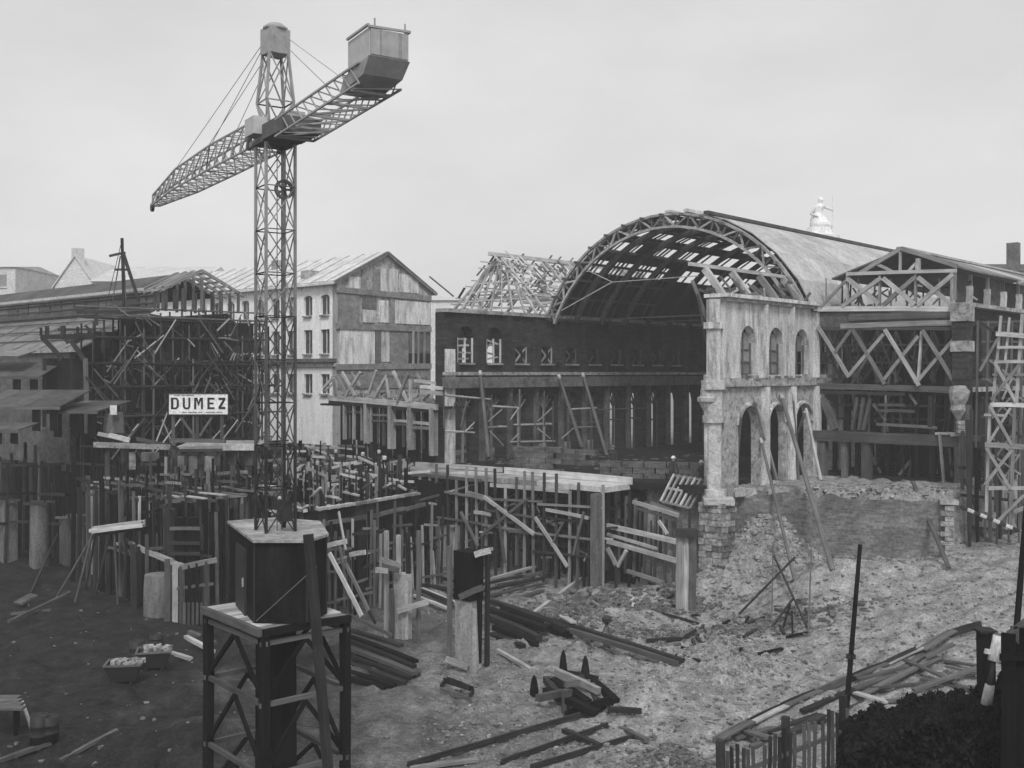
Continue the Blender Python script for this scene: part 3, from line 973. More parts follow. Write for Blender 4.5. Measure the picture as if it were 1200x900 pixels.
for k in range(30):                            # clutter of boards inside the lantern
    t, u0 = U(.8, 3), U(1, 8.6)
    p = o2 + rN * u0 + dN * t
    beam('loose_lath', (p.x, p.y, U(16, 17.4)), (p.x + U(-.8, .8), p.y + U(-.5, .5), U(16, 17.6)), .08, .1, RN.choice((WM, WL)), rh)

# ------------------------------------------------------------------ left hall H3: long low hall running off to the left, cut end wrapped in scaffolding
PL3 = ((-27.7, 70.0), d2)
h3 = thing('long_left_hall', (-27, 73, 5.7), 'long low hall with broad grey roof running off at left', 'hall')
def H3(u, v, z):
    p = V2(PL3[0]) + dN * u - rN * v
    return Vector((p.x, p.y, z))
ZE, ZM, ZT, ZRG = 13.6, 16.4, 17.7, 19.2
for k in range(24):
    v0, v1 = 0.6 + 2.0 * k, 0.6 + 2.0 * (k + 1) - 0.03
    for (ua, za_, ub, zb) in ((-0.5, ZE, 5.0, ZM), (13.6, ZE, 10.8, ZM)):
        p = [H3(ua, v0, za_), H3(ua, v1, za_), H3(ub, v1, zb), H3(ub, v0, zb)]
        hexa('roof_sheet', [q - Vector((0, 0, .1)) for q in p] + p, ZNM, h3)
    p = [H3(4.7, v0, ZT), H3(4.7, v1, ZT), H3(7.9, v1, ZRG), H3(7.9, v0, ZRG)]
    if k > 0:
        hexa('lantern_sheet', [q - Vector((0, 0, .1)) for q in p] + p, ZND, h3)
        p = [H3(11.0, v0, ZT), H3(11.0, v1, ZT), H3(7.9, v1, ZRG), H3(7.9, v0, ZRG)]
        hexa('lantern_sheet', [q - Vector((0, 0, .1)) for q in p] + p, ZND, h3)
    beam('lantern_light', H3(4.9, v0, (ZM + ZT) / 2), H3(4.9, v1 - .1, (ZM + ZT) / 2), .06, ZT - ZM - .3, GLS if k % 3 else GLSL, h3)
    if k % 2:
        beam('seam', H3(-.5, v0, ZE + .04), H3(4.9, v0, ZM + .04), .05, .05, ZNM, h3)
for (u, z, m, w) in ((-.5, ZE - .1, PLG, .25), (4.5, ZM + .08, ZND, .3), (4.0, ZT + .05, ZNL, .2), (2.0, 15.05, ZND, .1), (.7, 14.3, ZND, .08), (3.4, 15.75, ZND, .08), (4.75, ZM + .5, WM, .12), (4.75, ZM + .95, WD, .1)):
    beam('gutter', H3(u, .5, z), H3(u, 48.6, z), w, w, m, h3)
beam('side_wall', H3(-.2, 2, 9.4), H3(-.2, 48, 9.4), .4, 8.0, PLD, h3)
beam('rear_side_wall', H3(13, 1, 9.4), H3(13, 48, 9.4), .4, 8.0, PLD, h3)
beam('inner_wall', H3(.2, 2.5, 10), H3(12.8, 2.5, 10), .4, 9.4, BLK, h3)
# lantern frame standing clear at the cut end
for v in (-0.6, 0.5, 1.6, 2.7):
    beam('lantern_rafter', H3(4.6, v, ZT - .1), H3(7.9, v, ZRG + .05), .16, .2, WL, h3)
    beam('lantern_rafter', H3(11.4, v, ZT - .1), H3(7.9, v, ZRG + .05), .16, .2, WL, h3)
    for u in (4.9, 6.4, 7.9, 9.4, 10.9):
        beam('lantern_post', H3(u, v, ZM), H3(u, v, ZT + (.9 if u == 7.9 else .2)), .16, .16, WM, h3)
for k in range(6):
    f = k / 5
    beam('lantern_purlin', H3(4.8 + 3.1 * f, -.9, ZT + 1.3 * f), H3(4.8 + 3.1 * f, 3.5, ZT + 1.3 * f), .1, .14, WL, h3)
    beam('lantern_purlin', H3(11.0 - 3.1 * f, -.9, ZT + 1.3 * f), H3(11.0 - 3.1 * f, 3.5, ZT + 1.3 * f), .1, .14, WL, h3)

# scaffolding on that cut end: three skins of dark poles, ledgers, braces, boards
sc = thing('pole_scaffold', H3(6, -1, 5.7), 'dense dark timber scaffold wrapped round the left hall end', 'scaffold')
for layer, v in enumerate((-0.3, -1.7, -3.0)):
    top = (16.6, 15.6, 13.8)[layer]
    for k in range(20):
        u = -0.6 + k * .70 + U(-.15, .15)
        peak = top - (abs(u - 7.9) * 0.16 if layer == 0 else U(0, 1.2))
        beam('upright', H3(u, v, 4.9), H3(u + U(-.15, .15), v, peak), .16, .16, RN.choice((WD, WD, WM, WB)), sc, 'pole')
    for z in (7.2, 9.2, 11.0, 12.7, 14.3, 15.7, 16.4):
        if z < top + .2:
            beam('ledger', H3(-1.0 + U(-.5, .5), v - .1, z + U(-.1, .1)), H3(13.2 + U(-.6, .4), v - .1, z + U(-.15, .15)), .11, .15, RN.choice((WD, WM, WD)), sc, 'pole')
            if layer:
                for k in range(6):
                    if U(0, 1) < .6:
                        u = U(-.5, 10)
                        beam('deck_board', H3(u, v + .6, z + .14), H3(u + U(2, 4), v + .6, z + .14), .9, .06, RN.choice((WD, WM, WD)), sc)
    for k in range(26):
        u, z = U(-.3, 11), U(5.6, top - 2)
        s = RN.choice((-1, 1))
        beam('brace', H3(u, v - .2, z), H3(u + s * U(.9, 2.2), v - .2, z + U(1.5, 2.4)), .1, .12, RN.choice((WD, WM, WM, WL)), sc, 'pole')
for k in range(80):
    u, z = U(0, 12.4), RN.choice((6.0, 7.5, 9.0, 10.6, 12.0, 13.4, 14.2))
    beam('hung_board', H3(u, -.1, z + .7), H3(u + U(.6, 1.6), -.1, z + .7), .05, U(.7, 1.7), RN.choice((WB, BLK, WD)), sc)
for k in range(110):
    u, z, v = U(0, 12.4), U(8, 16), RN.choice((-.5, -1.9))
    beam('loose_lath', H3(u, v, z), H3(u + U(-1.2, 1.2), v - U(0, .4), z + U(-1, 1)), .07, .09, RN.choice((WD, WM, WL)), sc)
# loading stage sticking out to the left
stg = thing('loading_stage', W(75, 440, 66), 'timber loading stage with handrail jutting out of the scaffold', 'stage')
PS = ((-30.5, 66.5), (1.0, 0.05))
trace('stage_beam', PS, [(48, 395, 112, 394, .3), (90, 366, 140, 365, .2)], .28, WD, stg)
trace('stage_strut', PS, [(50, 396, 73, 421, .26), (83, 399, 99, 422, .26), (74, 395, 80, 402, .2), (112, 367, 113, 381, .2), (100, 381, 112, 396, .14)], .22, WD, stg)
trace('handrail', PS, [(68, 386, 112, 386, .12), (48, 384, 48, 394, .14), (55, 382, 55, 395, .22), (74, 382, 74, 395, .26), (91, 383, 91, 395, .16), (104, 384, 104, 395, .14)], .14, WD, stg)
trace('stage_post', PS, [(100, 420, 102, 508, .24, WM), (52, 421, 52, 500, .2), (83, 420, 83, 500, .2)], .2, WD, stg)
panel('hoarding', PS, 50, 420, 100, 482, .1, -1.2, BLK, stg)
# derrick on the hall roof
dk = thing('derrick', H3(3.5, 2.5, 16), 'tall thin timber derrick standing above the left hall', 'derrick')
PD = ((-27.5, 72.5), (1.0, 0.2))
trace('derrick_leg', PD, [(143, 279, 145, 362, .24, WD), (144, 296, 162, 350, .26, WD), (141, 300, 132, 352, .1), (145, 296, 148, 360, .1)], .12, WM, dk, kind='pole')
trace('derrick_arm', PD, [(128, 300, 147, 296, .16), (134, 316, 150, 316, .14)], .15, WD, dk)
trace('derrick_stay', PD, [(143, 281, 124, 360, .05)], .05, IRD, dk, kind='rod')

# ------------------------------------------------------------------ gabled building with exposed party wall
PG = ((-15.1, 92.0), d2)
PGS = ((-15.1, 92.0), (-rN.x, -rN.y))
gb = thing('gabled_house', (-14, 95, 5.7), 'white three-storey house with patchwork gable of torn-out rooms', 'house')
GW = 11.1
def GB(u, v, z):
    p = V2(PG[0]) + dN * u - rN * v
    return Vector((p.x, p.y, z))
ZEV, ZAP = 19.9, 22.7
vs = [GB(0, 0, 5), GB(GW, 0, 5), GB(GW, 0, ZEV), GB(GW / 2, 0, ZAP), GB(0, 0, ZEV)]
vs += [v - rN * 0.6 for v in vs]
mesh('gable_wall', vs, [(0, 1, 2, 3, 4), (9, 8, 7, 6, 5)] + [(i, 5 + i, 5 + (i + 1) % 5, (i + 1) % 5) for i in range(5)], PLG, gb)
sd = []
t1, t2 = tof(PGS, 381), tof(PGS, 361)
stp = t2 - t1
for k in range(9):
    sd.append(t1 + k * stp)
bm = bmesh.new()
ops = lambda zb, zt, rise: [(t, .62, zb, zt, rise, False) for t in sd]
for (z0, z1, zb, zt, rise) in ((5, 12.2, 10.2, 11.9, 0), (12.2, 16.1, 13.7, 15.8, 0), (16.1, ZEV, 17.1, 18.6, .25)):
    band_wall(bm, PGS[0], PGS[1], -.5, 0, 32, z0, z1, ops(zb, zt, rise))
bmobj('side_wall', bm, PLW, gb)
for t in sd[:8]:
    for (zb, zt) in ((10.2, 11.9), (13.7, 15.8), (17.1, 18.7)):
        p = V2(PGS[0]) + V2(PGS[1]) * (t - .6) + dN * .25
        q = V2(PGS[0]) + V2(PGS[1]) * (t + .6) + dN * .25
        wdw = beam('window', (p.x, p.y, (zb + zt) / 2), (q.x, q.y, (zb + zt) / 2), .06, zt - zb - .02, GLS, gb)
        beam('window_frame', ((p.x + q.x) / 2 - dN.x * .05, (p.y + q.y) / 2 - dN.y * .05, zb), ((p.x + q.x) / 2 - dN.x * .05, (p.y + q.y) / 2 - dN.y * .05, zt), .08, .07, PLA, wdw)
        beam('sill', (p.x - dN.x * .35, p.y - dN.y * .35, zb - .1), (q.x - dN.x * .35, q.y - dN.y * .35, zb - .1), .25, .14, PLG, gb)
for z, pr, m in ((13.1, .5, PLD), (12.7, .2, PLA), (19.8, .45, PLG)):
    p = V2(PGS[0]) - dN * pr / 2
    q = p + V2(PGS[1]) * 32
    beam('string_course', (p.x, p.y, z), (q.x, q.y, z), pr, .3, m, gb)
for u0, z0, u1, z1 in ((-.6, ZEV - .1, GW / 2, ZAP + .2), (GW + .6, ZEV - .4, GW / 2, ZAP + .2)):
    p = [GB(u0, -.35, z0), GB(u0, 32, z0), GB(u1, 32, z1), GB(u1, -.35, z1)]
    rf = hexa('roof', [q - Vector((0, 0, .18)) for q in p] + p, ZNL, gb)
    for k in range(15):
        v = 1 + 2.1 * k
        beam('roof_seam', GB(u0, v, z0 + .05), GB(u1, v, z1 + .05), .08, .05, ZNC, gb)
beam('dormer', GB(1.3, 5, 20.7), GB(1.3, 6.1, 20.7), 1.2, 1.1, PLG, gb)
for (v, u) in ((9, 7.6), (15, 4.4)):
    beam('chimney', GB(u, v, 21), GB(u, v, 23.1), .9, .6, PLG, gb)
for x0, y0, x1, y1, m, off in (
        (424, 316, 430, 340, PLM, .05), (437, 315, 445, 340, PLM, .05), (446, 315, 466, 342, PLA, .04), (408, 324, 422, 338, PLA, .04), (468, 322, 490, 343, PLA, .04),
        (396, 345, 421, 379, PLM, .05), (425, 348, 441, 362, PLD, .05), (425, 363, 440, 378, PLA, .09), (444, 352, 455, 378, PLA, .05), (463, 353, 504, 380, PLA, .05), (457, 350, 462, 384, PLM, .07),
        (398, 386, 439, 427, PLA, .05), (440, 388, 446, 430, PLD, .09), (447, 388, 456, 424, PLA, .05), (457, 388, 478, 426, PLM, .05), (479, 388, 504, 412, PLD, .05), (479, 414, 504, 428, BLK, .05),
        (396, 428, 504, 455, PLM, .04)):
    panel('room_patch', PG, x0, y0, x1, y1, .08, off, m, gb)
for s in ((394, 339, 505, 350, .5), (394, 382, 505, 386, .5), (394, 430, 505, 429, .5)):
    beam('floor_edge', onp(PG, s[0], s[1], .1), onp(PG, s[2], s[3], .1), .2, s[4], PLM, gb)
for px in (484, 490, 497):
    beam('stud', onp(PG, px, 388, .12), onp(PG, px, 428, .12), .16, .2, WL, gb)
beam('verge', GB(-.5, -.25, ZEV - .15), GB(GW / 2, -.25, ZAP + .1), .2, .3, PLM, gb)
beam('verge', GB(GW + .5, -.25, ZEV - .5), GB(GW / 2, -.25, ZAP + .1), .2, .3, PLM, gb)

# ------------------------------------------------------------------ pale buildings behind
def far_house(name, label, x0, x1, ytop, yeave, D, depth, gable, mat=PALE, roof=PALR, win=2, cat='house', chim=False, hip=False):
    t = thing(name, (((x0 + x1) / 2 - CX) * D / F, D, 5.7), label, cat, 'houses far behind the site')
    xa, xb = (x0 - CX) * D / F, (x1 - CX) * D / F
    zt, zv = CZ - (ytop - HY) * D / F, CZ - (yeave - HY) * D / F
    xm = (xa + xb) / 2
    if gable:
        vs = [(xa, D, 4), (xb, D, 4), (xb, D, zv), (xm, D, zt), (xa, D, zv)]
        vs += [(x, y + depth, z) for x, y, z in vs]
        mesh('wall', vs, [(0, 1, 2, 3, 4), (9, 8, 7, 6, 5)] + [(i, 5 + i, 5 + (i + 1) % 5, (i + 1) % 5) for i in (0, 1, 4)], mat, t)
        for s in (-1, 1):
            e = Vector((xm + s * ((xb - xa) / 2 + .4), D - .3, zv - .2))
            r_ = Vector((xm, D - .3, zt + .15))
            p = [e, e + Vector((0, depth + .5, 0)), r_ + Vector((0, depth + .5, 0)), r_]
            hexa('roof', [q - Vector((0, 0, .2)) for q in p] + p, roof, t)
    else:
        beam('wall', (xa, D + depth / 2, (4 + zv) / 2), (xb, D + depth / 2, (4 + zv) / 2), depth, zv - 4, mat, t)
        ins = (xb - xa) * .06 if hip else -.3
        c = [(xa - .3, D - .3, zv + .003), (xb + .3, D - .3, zv + .003), (xb + .3, D + depth + .3, zv + .003), (xa - .3, D + depth + .3, zv + .003),
             (xa + ins, D + depth / 2 - .2, zt), (xb - ins, D + depth / 2 - .2, zt), (xb - ins, D + depth / 2 + .2, zt), (xa + ins, D + depth / 2 + .2, zt)]
        hexa('roof', [Vector(q) for q in c], roof, t)
    n = max(1, int((xb - xa) / 3.2))
    for k in range(n):
        for row in range(win):
            x = xa + (xb - xa) * (k + .5) / n
            z = zv - 1.9 - 3.2 * row
            w_ = beam('window', (x - .5, D - .01, z), (x + .5, D - .01, z), .1, 1.7, GLSL, t)
            beam('sill', (x - .65, D - .08, z - .95), (x + .65, D - .08, z - .95), .2, .12, mat, w_)
    if chim:
        beam('chimney', (xm, D + 1, zt - 1.5), (xm, D + 1, zt + 1.2), 1.6 if gable else 1.2, 1.2, mat, t)
    return t
far_house('pale_house', 'pale flat-topped house at the far left edge', -40, 18, 307, 313, 150, 14, False, chim=False)
far_house('pale_house', 'low pale house row between edge house and steep gable', 19, 70, 318, 323, 165, 12, False)
far_house('steep_gable_house', 'pale steep gable with blunt chimney top at far left', 64, 112, 300, 336, 155, 16, True, win=1, chim=True)
far_house('long_pale_shed', 'long pale roof behind the derrick', 108, 232, 304, 330, 125, 18, False, roof=PALR)
far_house('pale_house', 'pale hipped block behind the crane mast', 236, 345, 313, 335, 128, 18, False, hip=True)
far_house('pale_house', 'pale house in the gap beside the roof skeleton', 500, 560, 343, 352, 140, 14, False)
far_house('dark_roof_house', 'house with dark chimney at the right edge', 1180, 1270, 302, 318, 98, 12, False, roof=ZND, mat=PLG, chim=True)
beam('chimney', (56.5 - 10.2, 98.5, 20), (46.3, 98.5, 24), 1.0, .8, PLD, bpy.data.objects['dark_roof_house'])

# statue on its plinth, beyond the nave ridge
stt = thing('statue', (36, 125, 24), 'pale stone statue of a draped figure on a plinth above the roof', 'statue')
vs, fs = lathe([(2.0, -20), (2.0, -1.6), (2.4, -1.4), (2.4, -1.0), (1.7, -.8), (1.5, 0)], 8, (36, 125, 29.0))
mesh('plinth', vs, fs, PALE, stt)
vs, fs = lathe([(1.3, 0), (1.2, .5), (.95, 1.1), (.62, 1.6), (.5, 1.95), (.6, 2.35), (.66, 2.6), (.3, 2.8), (.17, 2.88), (.19, 2.98), (.3, 3.15), (.31, 3.4), (.24, 3.62), (.06, 3.72)], 14, (36, 125, 28.95))
vs = [(x + (.18 * math.sin(z * 2.0)), y * 1.0, z + .08 * math.sin(7 * math.atan2(y - 125, x - 36))) for x, y, z in vs]
mesh('figure', vs, fs, PALE, stt, True)
beam('arm', (35.45, 124.8, 31.4), (34.9, 124.5, 30.5), .34, .34, PALE, stt, 'pole')
beam('arm', (34.9, 124.5, 30.55), (35.6, 124.1, 30.2), .28, .28, PALE, stt, 'pole')
beam('staff', (37.5, 124.6, 29.0), (37.45, 124.6, 32.9), .12, .12, PALE, stt, 'pole')
beam('arm', (36.6, 124.8, 31.4), (37.45, 124.5, 31.0), .32, .32, PALE, stt, 'pole')
# ------------------------------------------------------------------ tower crane
MC = Vector((-6.8, 30.65, 0))
jd = Vector((-0.54, 0.84, 0)).normalized()
jp = Vector((jd.y, -jd.x, 0))
zb0 = hz(MC.x, MC.y)
cr_ = thing('tower_crane', (MC.x, MC.y, zb0), 'tall lattice tower crane on a dark clad base with raised counterweight arm', 'crane')
# trestle under the cab
FC = Vector((-6.63, 28.5, 0))
fl, fr = Vector((-.643, .766, 0)), Vector((.766, .643, 0))
TL, TR, ZP = 3.5, 2.5, 5.12
cs = [FC, FC + fr * TR, FC + fr * TR + fl * TL, FC + fl * TL]
for i, c in enumerate(cs):
    beam('trestle_leg', (c.x, c.y, hz(c.x, c.y) - .3), (c.x, c.y, ZP - .14), .23, .23, WB, cr_)
    e = cs[(i + 1) % 4]
    for z in (ZP - .35, 3.12, 1.18):
        a, b = c + (c - e).normalized() * .12, e + (e - c).normalized() * .12
        beam('trestle_rail', (a.x, a.y, z), (b.x, b.y, z), .11, .13, WM, cr_)
    m = c.lerp(e, .5)
    for z0, z1 in ((3.2, ZP - .4), (1.25, 3.0), (-.2, 1.1)):
        beam('trestle_brace', (c.x, c.y, z0), (m.x, m.y, z1), .09, .11, WB, cr_)
        beam('trestle_brace', (e.x, e.y, z0), (m.x, m.y, z1), .09, .11, WB, cr_)
for k in range(9):                                  # planked platform
    o = FC + fl * (-.08 + (TL + .16) * (k + .5) / 9)
    a, b = o - fr * (.08 + U(0, .06)), o + fr * (TR + .05 + U(0, .1))
    beam('platform_plank', (a.x, a.y, ZP + .02 * (k % 2)), (b.x, b.y, ZP + .02 * (k % 2)), (TL + .16) / 9 - .03, .09, WP if k % 3 else WL, cr_)
a, b = FC - fl * .14 - fr * .1, FC - fl * .14 + fr * (TR + .1)
beam('platform_kerb', (a.x, a.y, ZP - .03), (b.x, b.y, ZP - .03), .1, .2, WB, cr_)
a, b = FC - fr * .14 - fl * .1, FC - fr * .14 + fl * (TL + .1)
beam('platform_kerb', (a.x, a.y, ZP - .03), (b.x, b.y, ZP - .03), .14, .2, WM, cr_)
# clad mast foot standing in the trestle
mf = MC + Vector((.15, -.6, 0))
for k in range(3):
    z0, z1 = (0, 1.9, 3.5)[k] + zb0 - .2, (1.9, 3.5, 5.0)[k]
    beam('mast_foot', (mf.x, mf.y, z0), (mf.x, mf.y, z1 - .02), 0.85 - .02 * k, .8, CLAD, cr_)
# cab with chamfered front
ZC0, ZC1 = ZP + .08, 7.40
cab = [(-7.0, 28.95), (-5.55, 28.95), (-5.22, 30.1), (-5.9, 32.6), (-7.4, 33.4), (-8.65, 32.6)]
cc = Vector((sum(p[0] for p in cab) / 6, sum(p[1] for p in cab) / 6, 0))
def ring(k, z):
    return [Vector((cc.x + (x - cc.x) * k, cc.y + (y - cc.y) * k, z)) for x, y in cab]
for i in range(6):                                   # one panel per face, each with its cover strip
    a0, b0 = ring(.97, ZC0)[i], ring(.97, ZC0)[(i + 1) % 6]
    n = 1
    for k in range(n):
        p, q = a0.lerp(b0, k / n + .004), a0.lerp(b0, (k + 1) / n - .004)
        beam('cab_panel', p + Vector((0, 0, (ZC1 - ZC0) / 2)), q + Vector((0, 0, (ZC1 - ZC0) / 2)), .06, ZC1 - ZC0, CLAD, cr_)
        beam('cover_strip', q + Vector((0, 0, 0)) - (cc - q).normalized() * .03, q + Vector((0, 0, ZC1 - ZC0 - .02)) - (cc - q).normalized() * .03, .07, .05, IRD, cr_)
r0, r1 = ring(1.04, ZC1), ring(1.04, ZC1 + .07)
mesh('cab_roof', r0 + r1, [(5, 4, 3, 2, 1, 0), (6, 7, 8, 9, 10, 11)] + [(i, (i + 1) % 6, 6 + (i + 1) % 6, 6 + i) for i in range(6)], CON, cr_)
for s, z in ((.5, 5.9), (.5, 6.6)):
    p = ring(.985, z)[1].lerp(ring(.985, z)[2], .25)
    vs, fs = lathe([(.05, 0), (.09, .05), (.09, .12), (.04, .16)], 8, (p.x + .05, p.y - .08, z))
    mesh('lamp', vs, fs, IRL, cr_)
p = ring(.97, 0)[5].lerp(ring(.97, 0)[0], .35)
q = ring(.97, 0)[5].lerp(ring(.97, 0)[0], .72)
off = Vector((-.05, -.03, 0))
dr_ = beam('cab_door', p + off + Vector((0, 0, 6.1)), q + off + Vector((0, 0, 6.1)), .06, 1.85, IRD, cr_)
beam('door_handle', q + off * 2.4 + Vector((0, 0, 6.0)), q + off * 2.4 + Vector((0, 0, 6.25)), .04, .04, IRL, dr_)
# ladder pole leaning on the cab
beam('boom_pole', W(361, 626, 28.4), W(385, 905, 27.6), .2, .2, WD, cr_)
beam('stay_wire', W(366, 668, 28.6), W(300, 728, 28.2), .03, .03, IRM, cr_, 'rod')
# mast
HW = .43
z0m, z1m, nb = ZC1 + .05, 18.55, 9
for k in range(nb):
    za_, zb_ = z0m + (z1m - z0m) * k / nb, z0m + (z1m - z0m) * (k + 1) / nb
    m = (IRD, IRD, CRD, CRD, CRD, CRM, CRM, CRP, CRP)[k]  # sections graded paler upward, haze painted into the mast colour
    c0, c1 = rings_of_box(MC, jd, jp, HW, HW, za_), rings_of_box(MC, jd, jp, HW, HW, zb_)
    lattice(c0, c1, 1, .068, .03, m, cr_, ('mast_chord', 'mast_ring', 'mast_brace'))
beam('ladder_rail', MC + jd * .15 + jp * .25 + Vector((0, 0, z0m)), MC + jd * .15 + jp * .25 + Vector((0, 0, z1m)), .03, .03, CRD, cr_)
beam('hoist_rope', MC + Vector((0.05, 0, z0m)), MC + Vector((.05, 0, z1m)), .025, .025, IRD, cr_, 'rod')
beam('hoist_motor', W(334, 611, 30.5), W(334, 586, 30.6), .28, .3, IRD, cr_)
# guide wheel inside the mast
wc = W(333, 222, 30.4)
vs, fs = [], []
for j in range(20):
    a = 2 * math.pi * j / 20
    for rr_, dd in ((.28, -.05), (.28, .05), (.2, .05), (.2, -.05)):
        p = wc + jp * (rr_ * math.cos(a)) + Vector((0, 0, rr_ * math.sin(a))) + jd * dd
        vs.append(p)
for j in range(20):
    k = (j + 1) % 20
    for i in range(4):
        fs.append((j * 4 + i, k * 4 + i, k * 4 + (i + 1) % 4, j * 4 + (i + 1) % 4))
wh = mesh('guide_wheel', vs, fs, CRD, cr_)
for k in range(5):
    a = math.pi * 2 * k / 5
    beam('spoke', wc, wc + jp * .22 * math.cos(a) + Vector((0, 0, .22 * math.sin(a))), .09, .05, CRD, wh)
# slewing platform, machine house
for z, hw, hh, m in ((18.58, .52, .1, CRD), (18.72, .48, .16, CRP)):
    beam('slew_ring', MC + Vector((0, 0, z)) - jd * hw, MC + Vector((0, 0, z)) + jd * hw, hw * 2, hh, m, cr_)
ZJ = 18.85
mh = MC - jd * 1.25
beam('machine_house', mh - jd * .75 + Vector((0, 0, 18.75)), mh + jd * .75 + Vector((0, 0, 18.75)), 1.15, .42, CRD, cr_)
vs, fs = lathe([(.12, 0), (.12, .04)], 10, (mh.x - .2, mh.y - .25, 18.50))
mesh('port', vs, fs, CRL, cr_)
beam('operator_hood', MC - jd * .3 - jp * .55 + Vector((0, 0, 19.0)), MC + jd * .45 - jp * .55 + Vector((0, 0, 19.0)), .4, .5, CRL, cr_)
beam('operator_hood', MC - jd * 1.4 + jp * .1 + Vector((0, 0, 19.1)), MC - jd * .5 + jp * .1 + Vector((0, 0, 19.1)), .5, .3, CRP, cr_)
# tower head
c0 = rings_of_box(MC, jd, jp, .22, .22, 18.8)
c1 = rings_of_box(MC, jd, jp, .40, .40, 19.75)
c2 = rings_of_box(MC, jd, jp, .28, .28, 21.15)
lattice(c0, c1, 1, .065, .034, CRP, cr_, ('head_chord', 'head_ring', 'head_brace'))
lattice(c1, c2, 1, .065, .034, CRP, cr_, ('head_chord', 'head_ring', 'head_brace'))
beam('head_cap', MC + Vector((0, 0, 21.12)), MC + Vector((0, 0, 21.85)), .58, .62, CRP, cr_)
vs, fs = lathe([(.36, 0), (.36, .05), (.22, .16)], 12, (MC.x, MC.y, 21.85))
mesh('head_cover', vs, fs, CRP, cr_)
# jib
def jring(s, hw, zl, zh):
    p = MC + jd * s
    return [p - jp * hw + Vector((0, 0, zl)), p + jp * hw + Vector((0, 0, zl)), p + jp * hw * .75 + Vector((0, 0, zh)), p - jp * hw * .75 + Vector((0, 0, zh))]
sec = [(.9, .48, 18.55, 19.35), (5.0, .5, 18.55, 19.4), (9.2, .46, 18.55, 19.3), (13.2, .16, 18.55, 18.95)]
for (s0, s1), n in zip(zip(sec[:-1], sec[1:]), (5, 5, 5)):
    lattice(jring(*s0), jring(*s1), n, .05, .03, CRP, cr_, ('jib_chord', 'jib_ring', 'jib_brace'), cross=False)
    a, b = jring(*s0), jring(*s1)
    for k in range(n):
        beam('jib_brace', a[1].lerp(b[1], k / n), a[0].lerp(b[0], (k + 1) / n), .03, .03, CRP, cr_)
e = jring(13.2, .16, 18.55, 18.95)
tip = MC + jd * 13.75 + Vector((0, 0, 18.6))
for p in e:
    beam('jib_tip', p, tip, .06, .06, CRP, cr_)
vs = []
for j in range(12):
    a = 2 * math.pi * j / 12
    vs += [tip + jd * .17 * math.cos(a) + Vector((0, 0, .17 * math.sin(a) - .05)) + jp * s for s in (-.05, .05)]
mesh('tip_sheave', vs, [tuple(range(0, 24, 2)), tuple(range(23, 0, -2))] + [(2 * j, 2 * ((j + 1) % 12), 2 * ((j + 1) % 12) + 1, 2 * j + 1) for j in range(12)], CRD, cr_)
beam('jib_foot', jring(.9, .5, 18.5, 19.4)[0], jring(.9, .5, 18.5, 19.4)[3], .1, .12, CRD, cr_)
beam('jib_foot', jring(.9, .5, 18.5, 19.4)[1], jring(.9, .5, 18.5, 19.4)[2], .1, .12, CRD, cr_)
for s in (-1, 1):
    beam('jib_foot', MC + jd * .2 + jp * .35 * s + Vector((0, 0, 18.75)), MC + jd * .95 + jp * .45 * s + Vector((0, 0, 18.6)), .12, .14, CRP, cr_)
# counter-jib and ballast box
def kring(s, hw, zl, zh):
    p = MC - jd * s
    return [p - jp * hw + Vector((0, 0, zl)), p + jp * hw + Vector((0, 0, zl)), p + jp * hw + Vector((0, 0, zh)), p - jp * hw + Vector((0, 0, zh))]
a, b = kring(1.5, .56, 18.45, 18.9), kring(6.9, .54, 18.68, 19.15)
lattice(a, b, 11, .048, .028, CRP, cr_, ('counter_chord', 'counter_ring', 'counter_brace'), cross=False, rings=False)
for k in range(0, 10, 2):
    beam('counter_ring', a[0].lerp(b[0], k / 9), a[1].lerp(b[1], k / 9), .06, .06, CRP, cr_)
    if k < 8:
        beam('counter_brace', a[0].lerp(b[0], k / 9), a[1].lerp(b[1], (k + 2) / 9), .045, .045, CRP, cr_)
def kb(s, w, z):
    return MC - jd * s + jp * w + Vector((0, 0, z))
HB = .5
bx = [kb(5.7, -HB, 18.68), kb(5.7, HB, 18.68), kb(7.05, HB, 18.86), kb(7.05, -HB, 18.86), kb(6.0, -HB - .02, 19.02), kb(6.0, HB + .02, 19.02), kb(7.4, HB + .02, 19.2), kb(7.4, -HB - .02, 19.2)]
hexa('ballast_tray', bx, CRP, cr_)
bx = [kb(6.2, -HB, 19.06), kb(6.2, HB, 19.06), kb(7.36, HB, 19.21), kb(7.36, -HB, 19.21), kb(6.2, -HB, 19.8), kb(6.2, HB, 19.8), kb(7.36, HB, 19.84), kb(7.36, -HB, 19.84)]
hexa('ballast_box', bx, CRL, cr_)
beam('box_end', kb(7.375, -HB + .03, 19.53), kb(7.375, HB - .03, 19.53), .04, .58, CRP, cr_)
for s0, w0, s1, w1 in ((7.38, -.54, 7.38, .54), (6.2, .52, 7.38, .52), (6.2, -.52, 7.38, -.52)):
    beam('box_rim', kb(s0, w0, 19.86), kb(s1, w1, 19.9), .06, .05, CRP, cr_)
for s, w in ((7.34, -.35), (7.34, .42), (6.4, .5)):
    beam('seam', kb(7.38, w * .6, 19.25), kb(7.38, w * .6, 19.82), .03, .05, CRM, cr_)
    beam('stanchion', kb(s, w, 19.85), kb(s, w, 20.08), .03, .03, CRP, cr_)
pt = kb(6.1, -.15, 18.7)
vs, fs = lathe([(.09, 0), (.09, .06)], 12, (pt.x, pt.y, 18.67))
mesh('port', vs, fs, CRL, cr_)
